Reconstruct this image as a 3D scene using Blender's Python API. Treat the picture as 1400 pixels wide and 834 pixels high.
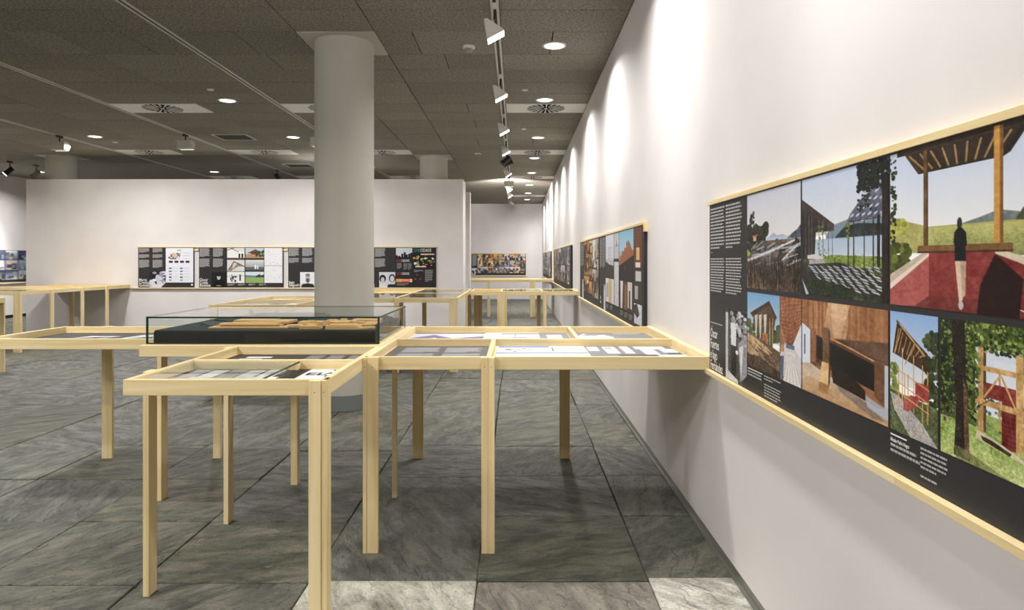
import bpy, bmesh, math, random
import numpy as np
from mathutils import Vector

for o in list(bpy.data.objects):
    bpy.data.objects.remove(o)
scene = bpy.context.scene
COL = scene.collection
RND = random.Random(7)

# ------------------------------------------------------------------ camera
EYE = 1.165           # eye height
CEIL = 2.92           # ceiling height
cam_data = bpy.data.cameras.new('camera')
cam_data.sensor_width = 36.0
cam_data.sensor_fit = 'HORIZONTAL'
cam_data.lens = 24.0
cam_data.shift_x = -5.5 / 1400.0
cam_data.shift_y = -60.0 / 1400.0
cam_data.clip_start = 0.05
cam = bpy.data.objects.new('camera', cam_data)
COL.objects.link(cam)
cam.location = (0, 0, EYE)
cam.rotation_euler = (math.radians(90), 0, 0)
scene.camera = cam

# ------------------------------------------------------------------ world, exposure
world = bpy.data.worlds.new('world')
scene.world = world
world.use_nodes = True
world.node_tree.nodes['Background'].inputs[0].default_value = (1, 0.98, 0.96, 1)
world.node_tree.nodes['Background'].inputs[1].default_value = 0.1
scene.view_settings.view_transform = 'Standard'
scene.view_settings.look = 'None'
scene.view_settings.gamma = 1.0
scene.view_settings.use_curve_mapping = False
scene.view_settings.exposure = 0.08

# light levels (the lamps themselves are made with their fixtures)
DOWN_W = 25.0         # each recessed downlight beside the panel wall
DOWN_OPEN_W = 40.0    # each recessed downlight over the open floor
WASH_W = 23.0         # each wall washer along the panel wall
FLOOD_W = 42.0       # floods aimed at the partition
WARM = (1.0, 0.975, 0.955)
COOL = (1.0, 0.985, 0.975)

# ------------------------------------------------------------------ helpers
def lin(c):
    c = np.asarray(c, dtype=float) / 255.0
    return np.where(c <= 0.04045, c / 12.92, ((c + 0.055) / 1.055) ** 2.4)

def l4(c):
    v = lin(c)
    return (float(v[0]), float(v[1]), float(v[2]), 1.0)

class MB:
    """collects simple shapes in world coordinates and links them as one mesh object"""
    def __init__(self):
        self.v = []; self.f = []
    def add(self, vs, fs):
        n = len(self.v)
        self.v += [tuple(p) for p in vs]
        self.f += [tuple(i + n for i in f) for f in fs]
        return self
    def box(self, x0, x1, y0, y1, z0, z1):
        vs = [(x0,y0,z0),(x1,y0,z0),(x1,y1,z0),(x0,y1,z0),(x0,y0,z1),(x1,y0,z1),(x1,y1,z1),(x0,y1,z1)]
        fs = [(0,3,2,1),(4,5,6,7),(0,1,5,4),(1,2,6,5),(2,3,7,6),(3,0,4,7)]
        return self.add(vs, fs)
    def prism(self, pts, lo, hi, axis='y'):
        """extrude 2D points; axis y: points are (x,z); axis z: points are (x,y); axis x: points are (y,z)"""
        n = len(pts)
        def mk(p, t):
            return {'y': (p[0], t, p[1]), 'z': (p[0], p[1], t), 'x': (t, p[0], p[1])}[axis]
        vs = [mk(p, lo) for p in pts] + [mk(p, hi) for p in pts]
        fs = [tuple(range(n))[::-1], tuple(range(n, 2 * n))]
        for i in range(n):
            j = (i + 1) % n
            fs.append((i, j, n + j, n + i))
        return self.add(vs, fs)
    def lathe(self, cx, cy, prof, seg=32, close=False):
        """prof: list of (radius, z)"""
        m = len(prof); vs = []; fs = []
        for i in range(seg):
            a = 2 * math.pi * i / seg
            for r, z in prof:
                vs.append((cx + r * math.cos(a), cy + r * math.sin(a), z))
        for i in range(seg):
            j = (i + 1) % seg
            for k in range(m - 1):
                fs.append((i*m+k, j*m+k, j*m+k+1, i*m+k+1))
            if close:
                fs.append((i*m+m-1, j*m+m-1, j*m, i*m))
        if not close:
            fs.append(tuple(i * m for i in range(seg))[::-1])
            fs.append(tuple(i * m + m - 1 for i in range(seg)))
        return self.add(vs, fs)
    def bar(self, p, q, r, seg=8):
        p = Vector(p); q = Vector(q); d = (q - p).normalized()
        u = d.orthogonal().normalized(); w = d.cross(u)
        vs = []
        for e in (p, q):
            for i in range(seg):
                a = 2 * math.pi * i / seg
                vs.append(e + u * (r * math.cos(a)) + w * (r * math.sin(a)))
        fs = [(i, (i+1) % seg, seg + (i+1) % seg, seg + i) for i in range(seg)]
        fs += [tuple(range(seg))[::-1], tuple(range(seg, 2*seg))]
        return self.add(vs, fs)
    def build(self, name, mat, parent=None, loc=None, bevel=0.0, smooth=False):
        if parent is not None:
            off = Vector(PBASE.get(parent, (0, 0, 0)))
        else:
            if loc is None:
                a = np.array(self.v)
                loc = ((a[:,0].min()+a[:,0].max())/2, (a[:,1].min()+a[:,1].max())/2, a[:,2].min())
            off = Vector(loc)
        me = bpy.data.meshes.new(name)
        me.from_pydata([(p[0]-off.x, p[1]-off.y, p[2]-off.z) for p in self.v], [], self.f)
        bm = bmesh.new(); bm.from_mesh(me)
        bmesh.ops.recalc_face_normals(bm, faces=bm.faces)
        if bevel > 0:
            ed = [e for e in bm.edges if len(e.link_faces) == 2 and e.calc_face_angle(0) > 0.6]
            bmesh.ops.bevel(bm, geom=ed, offset=bevel, segments=1, affect='EDGES')
        bm.to_mesh(me); bm.free()
        if smooth:
            for p in me.polygons: p.use_smooth = True
        me.materials.append(mat)
        o = bpy.data.objects.new(name, me)
        COL.objects.link(o)
        if parent is not None:
            o.parent = parent
            PBASE[o] = tuple(off)
        else:
            o.location = off
            PBASE[o] = tuple(off)
        return o

PBASE = {}   # world position of each object's origin

def tag(o, label=None, cat=None, group=None, kind=None):
    if label: o['label'] = label
    if cat: o['category'] = cat
    if group: o['group'] = group
    if kind: o['kind'] = kind
    return o

def thing(name, label, cat, loc=(0, 0, 0), group=None):
    o = bpy.data.objects.new(name, None)
    o.empty_display_size = 0.1
    COL.objects.link(o); o.location = loc
    PBASE[o] = tuple(loc)
    return tag(o, label, cat, group)

def copy_tree(src, delta, label=None, power=None):
    """copy a thing with its parts (and lamps), moved by delta"""
    def rec(s, parent):
        c = s.copy(); COL.objects.link(c); c.parent = parent
        for ch in s.children: rec(ch, c)
        if power and c.type == 'LIGHT':
            c.data = c.data.copy(); c.data.energy = power
        return c
    c = rec(src, None)
    c.location = Vector(src.location) + Vector(delta)
    if label: c['label'] = label
    return c

# ------------------------------------------------------------------ materials
def new_mat(name):
    m = bpy.data.materials.new(name); m.use_nodes = True
    nt = m.node_tree
    return m, nt, nt.nodes['Principled BSDF']

def plain(name, rgb, rough=0.6, metal=0.0, spec=0.4):
    m, nt, b = new_mat(name)
    b.inputs['Base Color'].default_value = l4(rgb)
    b.inputs['Roughness'].default_value = rough
    b.inputs['Metallic'].default_value = metal
    b.inputs['Specular IOR Level'].default_value = spec
    return m

def N(nt, t, **kw):
    n = nt.nodes.new(t)
    for k, v in kw.items():
        if k.startswith('i_'):
            n.inputs[k[2:].replace('_', ' ')].default_value = v
        else: setattr(n, k, v)
    return n

def ramp(nt, stops):
    r = nt.nodes.new('ShaderNodeValToRGB')
    e = r.color_ramp.elements
    e[0].position, e[0].color = stops[0]
    e[1].position, e[1].color = stops[-1]
    for p, c in stops[1:-1]:
        k = e.new(p); k.color = c
    return r

def paint(name, rgb, var=0.03, bump=0.08, rough=0.75, scale=260.0):
    m, nt, b = new_mat(name); L = nt.links
    tc = N(nt, 'ShaderNodeTexCoord')
    n1 = N(nt, 'ShaderNodeTexNoise', i_Scale=1.3, i_Detail=3.0)
    L.new(tc.outputs['Object'], n1.inputs['Vector'])
    c = np.array(rgb, float)
    r = ramp(nt, [(0.3, l4(c * (1 - var))), (0.7, l4(np.minimum(c * (1 + var), 255)))])
    L.new(n1.outputs['Fac'], r.inputs['Fac']); L.new(r.outputs['Color'], b.inputs['Base Color'])
    n2 = N(nt, 'ShaderNodeTexNoise', i_Scale=scale, i_Detail=2.0)
    L.new(tc.outputs['Object'], n2.inputs['Vector'])
    bp = N(nt, 'ShaderNodeBump', i_Strength=bump, i_Distance=0.002)
    L.new(n2.outputs['Fac'], bp.inputs['Height']); L.new(bp.outputs['Normal'], b.inputs['Normal'])
    b.inputs['Roughness'].default_value = rough
    b.inputs['Specular IOR Level'].default_value = 0.25
    return m

def wood(name, axis, c0, c1, c2):
    m, nt, b = new_mat(name); L = nt.links
    tc = N(nt, 'ShaderNodeTexCoord')
    oi = N(nt, 'ShaderNodeObjectInfo')
    mp = N(nt, 'ShaderNodeMapping')
    s = [26.0, 26.0, 26.0]; s['xyz'.index(axis)] = 1.1
    mp.inputs['Scale'].default_value = s
    add = N(nt, 'ShaderNodeVectorMath', operation='ADD')
    sc = N(nt, 'ShaderNodeMath', operation='MULTIPLY'); sc.inputs[1].default_value = 37.0
    L.new(oi.outputs['Random'], sc.inputs[0])
    L.new(tc.outputs['Object'], add.inputs[0]); L.new(sc.outputs[0], add.inputs[1])
    L.new(add.outputs[0], mp.inputs['Vector'])
    n1 = N(nt, 'ShaderNodeTexNoise', i_Scale=1.0, i_Detail=5.0, i_Roughness=0.6, i_Distortion=0.5)
    L.new(mp.outputs[0], n1.inputs['Vector'])
    r = ramp(nt, [(0.25, l4(c0)), (0.5, l4(c1)), (0.8, l4(c2))])
    L.new(n1.outputs['Fac'], r.inputs['Fac'])
    # board to board variation
    hsv = N(nt, 'ShaderNodeHueSaturation')
    mr = N(nt, 'ShaderNodeMapRange'); mr.inputs['To Min'].default_value = 0.93; mr.inputs['To Max'].default_value = 1.06
    L.new(oi.outputs['Random'], mr.inputs['Value']); L.new(mr.outputs[0], hsv.inputs['Value'])
    L.new(r.outputs['Color'], hsv.inputs['Color']); L.new(hsv.outputs[0], b.inputs['Base Color'])
    bp = N(nt, 'ShaderNodeBump', i_Strength=0.06, i_Distance=0.001)
    L.new(n1.outputs['Fac'], bp.inputs['Height']); L.new(bp.outputs['Normal'], b.inputs['Normal'])
    b.inputs['Roughness'].default_value = 0.55
    b.inputs['Specular IOR Level'].default_value = 0.3
    return m

W0, W1, W2 = (210, 184, 130), (229, 207, 156), (241, 225, 186)
WOOD = {a: wood('pale_pine_' + a, a, W0, W1, W2) for a in 'xyz'}
MWOOD = {a: wood('model_cedar_' + a, a, (172, 128, 76), (206, 164, 108), (226, 192, 142)) for a in 'xy'}

def slate(name, cols, pale=False):
    m, nt, b = new_mat(name); L = nt.links
    tc = N(nt, 'ShaderNodeTexCoord'); oi = N(nt, 'ShaderNodeObjectInfo')
    sc = N(nt, 'ShaderNodeMath', operation='MULTIPLY'); sc.inputs[1].default_value = 53.0
    L.new(oi.outputs['Random'], sc.inputs[0])
    add = N(nt, 'ShaderNodeVectorMath', operation='ADD')
    L.new(tc.outputs['Object'], add.inputs[0]); L.new(sc.outputs[0], add.inputs[1])
    rot = N(nt, 'ShaderNodeVectorRotate', rotation_type='Z_AXIS')
    L.new(add.outputs[0], rot.inputs['Vector'])
    ang = N(nt, 'ShaderNodeMath', operation='MULTIPLY'); ang.inputs[1].default_value = 3.0
    L.new(oi.outputs['Random'], ang.inputs[0]); L.new(ang.outputs[0], rot.inputs['Angle'])
    mp = N(nt, 'ShaderNodeMapping'); mp.inputs['Scale'].default_value = (2.4, 6.0, 2.0)
    L.new(rot.outputs[0], mp.inputs['Vector'])
    n1 = N(nt, 'ShaderNodeTexNoise', i_Scale=2.0, i_Detail=12.0, i_Roughness=0.74, i_Distortion=0.5)
    L.new(mp.outputs[0], n1.inputs['Vector'])
    r = ramp(nt, [(p, l4(c)) for p, c in cols])
    L.new(n1.outputs['Fac'], r.inputs['Fac'])
    # slab to slab variation
    hsv = N(nt, 'ShaderNodeHueSaturation')
    mr = N(nt, 'ShaderNodeMapRange'); mr.inputs['To Min'].default_value = 0.90; mr.inputs['To Max'].default_value = 1.14
    wn = N(nt, 'ShaderNodeTexWhiteNoise', noise_dimensions='1D')
    L.new(oi.outputs['Random'], wn.inputs['W'])
    L.new(wn.outputs['Value'], mr.inputs['Value']); L.new(mr.outputs[0], hsv.inputs['Value'])
    mr2 = N(nt, 'ShaderNodeMapRange'); mr2.inputs['To Min'].default_value = 0.4; mr2.inputs['To Max'].default_value = 1.0
    L.new(oi.outputs['Random'], mr2.inputs['Value']); L.new(mr2.outputs[0], hsv.inputs['Saturation'])
    # fine grain and pale specks
    n2 = N(nt, 'ShaderNodeTexNoise', i_Scale=90.0, i_Detail=4.0, i_Roughness=0.7)
    L.new(tc.outputs['Object'], n2.inputs['Vector'])
    r2 = ramp(nt, [(0.35, (0.72, 0.72, 0.72, 1)), (0.65, (1.22, 1.22, 1.2, 1))])
    L.new(n2.outputs['Fac'], r2.inputs['Fac'])
    mul = N(nt, 'ShaderNodeMix', data_type='RGBA', blend_type='MULTIPLY'); mul.inputs[0].default_value = 0.8
    L.new(r.outputs['Color'], mul.inputs[6]); L.new(r2.outputs['Color'], mul.inputs[7])
    n3 = N(nt, 'ShaderNodeTexNoise', i_Scale=13.0, i_Detail=3.0)
    L.new(add.outputs[0], n3.inputs['Vector'])
    r3 = ramp(nt, [(0.72, (0, 0, 0, 1)), (0.77, (1, 1, 1, 1))])
    L.new(n3.outputs['Fac'], r3.inputs['Fac'])
    sp = N(nt, 'ShaderNodeMix', data_type='RGBA', blend_type='MIX')
    fm = N(nt, 'ShaderNodeMath', operation='MULTIPLY'); fm.inputs[1].default_value = 0.35
    L.new(r3.outputs['Color'], fm.inputs[0]); L.new(fm.outputs[0], sp.inputs[0])
    L.new(mul.outputs[2], sp.inputs[6]); sp.inputs[7].default_value = l4((190, 186, 172))
    tr = ramp(nt, [(0.1, (0.965, 1.0, 0.94, 1)), (0.4, (1.0, 1.0, 0.99, 1)), (0.65, (1.06, 0.99, 0.91, 1)), (0.9, (0.97, 1.0, 1.01, 1))])
    L.new(wn.outputs['Value'], tr.inputs['Fac'])
    tm = N(nt, 'ShaderNodeMix', data_type='RGBA', blend_type='MULTIPLY'); tm.inputs[0].default_value = 1.0
    L.new(sp.outputs[2], tm.inputs[6]); L.new(tr.outputs['Color'], tm.inputs[7])
    L.new(tm.outputs[2], hsv.inputs['Color']); L.new(hsv.outputs[0], b.inputs['Base Color'])
    # cleft relief
    mx = N(nt, 'ShaderNodeMath', operation='MULTIPLY_ADD'); mx.inputs[1].default_value = 0.12
    n4 = N(nt, 'ShaderNodeTexNoise', i_Scale=2.6, i_Detail=7.0, i_Roughness=0.55, i_Distortion=0.3)
    mp4 = N(nt, 'ShaderNodeMapping'); mp4.inputs['Scale'].default_value = (0.8, 1.9, 1.0)
    L.new(rot.outputs[0], mp4.inputs['Vector']); L.new(mp4.outputs[0], n4.inputs['Vector'])
    r4 = ramp(nt, [(0.30, (0, 0, 0, 1)), (0.38, (.12, .12, .12, 1)), (0.395, (.3, .3, .3, 1)), (0.47, (.4, .4, .4, 1)), (0.482, (.58, .58, .58, 1)), (0.56, (.66, .66, .66, 1)), (0.57, (.84, .84, .84, 1)), (0.66, (1, 1, 1, 1))])
    L.new(n4.outputs['Fac'], r4.inputs['Fac'])
    hm = N(nt, 'ShaderNodeMath', operation='MULTIPLY_ADD'); hm.inputs[1].default_value = 0.45
    L.new(n1.outputs['Fac'], hm.inputs[0]); L.new(r4.outputs['Color'], hm.inputs[2])
    L.new(n2.outputs['Fac'], mx.inputs[0]); L.new(hm.outputs[0], mx.inputs[2])
    bp = N(nt, 'ShaderNodeBump', i_Strength=1.0, i_Distance=0.03)
    L.new(mx.outputs[0], bp.inputs['Height']); L.new(bp.outputs['Normal'], b.inputs['Normal'])
    b.inputs['Roughness'].default_value = 0.56
    b.inputs['Specular IOR Level'].default_value = 0.45
    return m

SLATE = slate('slate', [(0.26, (44, 46, 39)), (0.40, (72, 74, 64)), (0.50, (94, 95, 83)), (0.60, (120, 116, 102)), (0.72, (92, 93, 83))])
SLATE_WARM = slate('warm_slate', [(0.28, (78, 76, 64)), (0.42, (108, 104, 90)), (0.54, (134, 128, 112)), (0.66, (152, 146, 130)), (0.78, (120, 116, 102))])
SLATE_PALE = slate('pale_slate', [(0.3, (112, 106, 90)), (0.42, (168, 162, 142)), (0.55, (212, 206, 188)), (0.8, (228, 223, 208))])

def wool_tile():
    m, nt, b = new_mat('wood_wool'); L = nt.links
    tc = N(nt, 'ShaderNodeTexCoord'); oi = N(nt, 'ShaderNodeObjectInfo')
    n1 = N(nt, 'ShaderNodeTexNoise', i_Scale=60.0, i_Detail=6.0, i_Roughness=0.8)
    L.new(tc.outputs['Object'], n1.inputs['Vector'])
    r = ramp(nt, [(0.3, l4((72, 69, 62))), (0.5, l4((133, 128, 117))), (0.7, l4((188, 182, 169)))])
    L.new(n1.outputs['Fac'], r.inputs['Fac'])
    hsv = N(nt, 'ShaderNodeHueSaturation')
    mr = N(nt, 'ShaderNodeMapRange'); mr.inputs['To Min'].default_value = 0.9; mr.inputs['To Max'].default_value = 1.08
    L.new(oi.outputs['Random'], mr.inputs['Value']); L.new(mr.outputs[0], hsv.inputs['Value'])
    L.new(r.outputs['Color'], hsv.inputs['Color']); L.new(hsv.outputs[0], b.inputs['Base Color'])
    bp = N(nt, 'ShaderNodeBump', i_Strength=0.5, i_Distance=0.004)
    L.new(n1.outputs['Fac'], bp.inputs['Height']); L.new(bp.outputs['Normal'], b.inputs['Normal'])
    b.inputs['Roughness'].default_value = 0.9
    b.inputs['Specular IOR Level'].default_value = 0.1
    return m
WOOL = wool_tile()

def glass_mat(name, tint=(0.965, 0.985, 0.975), refl=1.0):
    m = bpy.data.materials.new(name); m.use_nodes = True
    nt = m.node_tree; L = nt.links
    nt.nodes.remove(nt.nodes['Principled BSDF'])
    out = nt.nodes['Material Output']
    tr = N(nt, 'ShaderNodeBsdfTransparent'); tr.inputs[0].default_value = (*tint, 1)
    gl = N(nt, 'ShaderNodeBsdfGlossy'); gl.inputs['Roughness'].default_value = 0.01
    fr = N(nt, 'ShaderNodeFresnel'); fr.inputs['IOR'].default_value = 1.45
    mx = N(nt, 'ShaderNodeMixShader')
    ge = N(nt, 'ShaderNodeNewGeometry')
    ft = N(nt, 'ShaderNodeMath', operation='SUBTRACT'); ft.inputs[0].default_value = 1.0
    L.new(ge.outputs['Backfacing'], ft.inputs[1])
    mu = N(nt, 'ShaderNodeMath', operation='MULTIPLY')
    L.new(fr.outputs[0], mu.inputs[0]); L.new(ft.outputs[0], mu.inputs[1])
    L.new(mu.outputs[0], mx.inputs[0]); L.new(tr.outputs[0], mx.inputs[1]); L.new(gl.outputs[0], mx.inputs[2])
    L.new(mx.outputs[0], out.inputs['Surface'])
    return m
GLASS = glass_mat('clear_glass')

def emit(name, rgb, strength):
    m = bpy.data.materials.new(name); m.use_nodes = True
    nt = m.node_tree
    nt.nodes.remove(nt.nodes['Principled BSDF'])
    e = N(nt, 'ShaderNodeEmission'); e.inputs[0].default_value = (*rgb, 1); e.inputs[1].default_value = strength
    nt.links.new(e.outputs[0], nt.nodes['Material Output'].inputs['Surface'])
    return m

def print_mat():
    m, nt, b = new_mat('printed_surface')
    a = N(nt, 'ShaderNodeVertexColor'); a.layer_name = 'ink'
    nt.links.new(a.outputs['Color'], b.inputs['Base Color'])
    b.inputs['Roughness'].default_value = 0.5
    b.inputs['Specular IOR Level'].default_value = 0.25
    return m
PRINT = print_mat()

WALL = paint('wall_paint', (219, 214, 211))
WHITE = plain('white_lacquer', (225, 223, 217), 0.45)
LAMPW = plain('lamp_housing', (200, 196, 186), 0.5)
COLPAINT = paint('column_paint', (180, 177, 165), var=0.02, bump=0.03)
COLBASE = paint('column_base_slate', (112, 118, 114), var=0.12, bump=0.2, rough=0.6, scale=60)
BLACK = plain('black_metal', (28, 28, 28), 0.5)
DARKVOID = plain('dark_void', (20, 20, 20), 0.9, spec=0.1)
ALU = plain('brushed_aluminium', (150, 150, 142), 0.4, metal=0.6)
JOINT = plain('joint_mortar', (56, 55, 50), 0.95, spec=0.1)
CHAR = plain('charcoal_print', (50, 49, 50), 0.5, spec=0.25)
CHARK = plain('black_print', (40, 40, 42), 0.5, spec=0.25)
BLKCARD = plain('black_card', (19, 20, 18), 0.6, spec=0.2)
GLEDGE = plain('green_glass_edge', (16, 48, 40), 0.25, spec=0.5)
NAIL = plain('nail_steel', (96, 78, 50), .5)
INKW = plain('white_ink', (232, 230, 226), 0.5)
INKG = plain('grey_ink', (176, 174, 172), 0.5)
INKD = plain('black_ink', (30, 30, 34), 0.5)
INKR = plain('red_ink', (178, 40, 36), 0.5)
INKT = plain('teal_ink', (40, 132, 122), 0.5)
LAMPFACE = emit('lamp_face', (1.0, 0.97, 0.93), 9.0)
DOWNFACE = emit('downlight_face', (1.0, 0.98, 0.95), 5.0)

# ------------------------------------------------------------------ the setting
XR, XL, YB, YF = 0.8, -10.4, -3.0, 20.9
def struct(name, mb, mat, **kw):
    return tag(mb.build(name, mat, **kw), kind='structure')

floor = struct('floor', MB().box(XL - .1, XR + .1, YB - .1, YF + .1, -0.12, -0.012), JOINT, loc=(0, 0, 0))
struct('wall_right', MB().box(XR, XR + .12, YB, YF, 0.046, CEIL + .02), WALL, loc=(XR, 0, 0))
struct('wall_left', MB().box(XL - .12, XL, YB, YF, 0, CEIL + .02), WALL, loc=(XL, 0, 0))
struct('wall_far', MB().box(XL - .12, XR + .12, YF, YF + .12, 0, CEIL + .02), WALL, loc=(0, YF, 0))
struct('wall_near', MB().box(XL - .12, XR + .12, YB - .12, YB, 0, CEIL + .02), WALL, loc=(0, YB, 0))
struct('baseboard_right', MB().box(XR + .008, XR + .1, YB, YF, 0, 0.046).box(XR - .004, XR + .02, YB, YF, -.01, .004), ALU, loc=(XR, 0, 0))
struct('baseboard_left', MB().box(XL, XL + .012, YB, YF, 0, 0.06), BLACK, loc=(XL, 0, 0))
PY0, PY1, PTOP = 11.2, 11.75, 2.51
struct('wall_partition', MB().box(-8.04, -0.87, PY0, PY1, 0, PTOP), WALL, loc=(-4.4, PY0, 0), bevel=.003)
struct('wall_partition_rear', MB().box(-4.2, -0.895, 13.3, 13.55, 0, PTOP), WALL, loc=(-2.5, 13.3, 0), bevel=.003)

# floor slabs: strips running away from the camera, cut at about the same module
strips = [0.8, 0.485, -0.142, -0.752, -1.368, -1.95, -2.56, -3.18, -3.79, -4.40, -5.01, -5.62, -6.23, -6.84, -7.45, -8.06, -8.9, -9.7, -10.4]
special = {
    0: [1.25, 1.88, 2.52, 3.13, 3.72, 4.30, 4.90, 5.55, 6.73],
    1: [1.25, 1.88, 2.49, 3.12, 3.71, 4.30, 5.49, 6.12, 6.73],
    2: [1.25, 1.88, 2.49, 3.685, 4.32, 5.53, 6.80],
    3: [1.25, 1.88, 2.48, 3.06, 4.20, 4.67, 5.28, 6.2, 6.8],
    4: [1.25, 1.88, 2.46, 3.06, 3.65, 4.30, 5.5, 6.1, 6.7],
    5: [1.88, 2.50, 3.06, 3.65, 4.32, 4.78, 5.6, 6.4],
    6: [1.88, 3.08, 3.65, 4.18, 4.95, 5.7, 6.5],
}
pale = {(1.88, 2), (1.88, 0)}
nslab = 0
for si in range(len(strips) - 1):
    x1, x0 = strips[si], strips[si + 1]
    ys = list(special.get(si, [1.88 if si < 8 else 2.5]))
    while ys[-1] < YF:
        y = ys[-1]
        step = 0.61 if y < 11 else 1.22
        if RND.random() < 0.22: step *= 2
        ys.append(min(y + step + RND.uniform(-.03, .03), YF))
        if YF - ys[-1] < 0.3: ys[-1] = YF
    for a, b_ in zip(ys[:-1], ys[1:]):
        # only where the picture can see it (a little margin for other viewpoints)
        if x1 < -0.78 * b_ - 0.5: continue
        if a > PY1 and x1 < -1.5 and x0 > -8.0: continue
        g = 0.0026; h = RND.uniform(-0.004, 0.001)
        j = [RND.uniform(-.005, .005) for _ in range(4)]
        vs = [(x0+g+j[0], a+g), (x1-g+j[1], a+g+j[2]*.6), (x1-g+j[1]*.5, b_-g), (x0+g, b_-g+j[3]*.6)]
        mb = MB().prism(vs, -0.03, h, 'z')
        mt = SLATE_PALE if (round(a, 2), si) in pale else SLATE
        if (round(a, 2), si) in {(1.88, 1)}: mt = SLATE_WARM
        mb.build('slab', mt, parent=floor, bevel=0.003)
        nslab += 1
# plain slate under everything the picture cannot see
tag(MB().box(XL, XR, YB, 1.2, -.03, -.001).build('slab_field', SLATE, parent=floor), kind='stuff')

# ceiling: base above, tiles hung below with open joints
ceiling = struct('ceiling', MB().box(XL - .12, XR + .12, YB - .12, YF + .12, CEIL + .006, CEIL + .12), DARKVOID, loc=(0, 0, CEIL))
cols = [0.8, -0.148, -1.085, -1.69, -2.666, -3.57, -4.576, -5.47, -6.386, -7.36, -7.96, -8.9, -9.7, -10.4]
slotcols = {1, 4, 6, 8}          # boundaries that carry a track slot
rows = [5.80 - .583 - .4525 * k for k in range(0, 4)][::-1] + [5.80 + .4525 * k for k in range(12)]
rows += [11.23, 11.813] + [11.813 + .4525 * k for k in range(1, 20)]
rows = sorted(set(round(r, 4) for r in rows if r < YF)) + [YF]
VENTROWS = {7.61, 10.7775}
vent_cells = {(0, 7.61), (0, 10.7775), (0, 14.0755), (0, 18.148), (3, 7.61), (5, 7.61), (3, 10.7775), (5, 10.7775), (7, 10.7775),
              (3, 14.0755), (5, 14.0755), (7, 14.0755), (0, 3.0), }
def near(a, b): return abs(a - b) < 0.02
collars = {(2, 5.217), (9, 11.23), (2, 11.23)}
far_tiles = MB(); ntile = 0
for ri in range(len(rows) - 1):
    a, b_ = rows[ri], rows[ri + 1]
    for ci in range(len(cols) - 1):
        x1, x0 = cols[ci], cols[ci + 1]
        if any(c == ci and near(a, r) for c, r in vent_cells | collars): continue
        if x1 < -0.80 * b_ - 0.6: continue
        xl = x0 + (0.033 if ci + 1 in slotcols else 0.0035)
        xr = x1 - (0.033 if ci in slotcols else 0.0035)
        pieces = [(xl, xr)]
        if near(a, 5.217) or (RND.random() < .12 and xr - xl > .7):
            t = xl + (xr - xl) * RND.uniform(.3, .7); pieces = [(xl, t - .003), (t + .003, xr)]
        for p0, p1 in pieces:
            if a < 11.9 and ntile < 285:
                MB().box(p0, p1, a + .0035, b_ - .0035, CEIL + RND.uniform(-.0015, .0015), CEIL + .03).build('ceiling_tile', WOOL, parent=ceiling, bevel=.003)
                ntile += 1
            else:
                far_tiles.box(p0, p1, a + .002, b_ - .002, CEIL, CEIL + .03)
tag(far_tiles.build('far_tiles', WOOL, parent=ceiling), kind='stuff')
tag(MB().box(XL, XR, YB, rows[0] - .002, CEIL, CEIL + .03).build('tile_field', WOOL, parent=ceiling), kind='stuff')

# ------------------------------------------------------------------ columns
def column(cx, cy, label, r=0.2335, base=True):
    t = thing('column', label, 'column', (cx, cy, 0))
    z0 = 0.12 if base else 0
    MB().lathe(cx, cy, [(r, z0), (r, CEIL - .004)], 64).build('shaft', COLPAINT, t, smooth=False)
    m_ = t.children[-1].data; m_.polygons.foreach_set('use_smooth', [True] * len(m_.polygons)); m_.set_sharp_from_angle(angle=.8)
    if base:
        o = MB().lathe(cx, cy, [(r + .004, 0), (r + .004, .121)], 64).build('base_band', COLBASE, t)
        o.data.polygons.foreach_set('use_smooth', [True] * len(o.data.polygons)); o.data.set_sharp_from_angle(angle=.8)
    c = MB().box(cx - .298, cx + .298, cy - .288, cy + .29, CEIL - .006, CEIL + .03).build('collar_plate', COLPAINT, t)
    return t
column(-1.384, 5.508, 'tall round grey column with a slate base standing behind the glass case')
column(-1.387, 11.52, 'round column rising out of the partition above the dark film poster panel')
column(-7.66, 11.52, 'round column rising out of the partition above the bare wall end')

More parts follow.
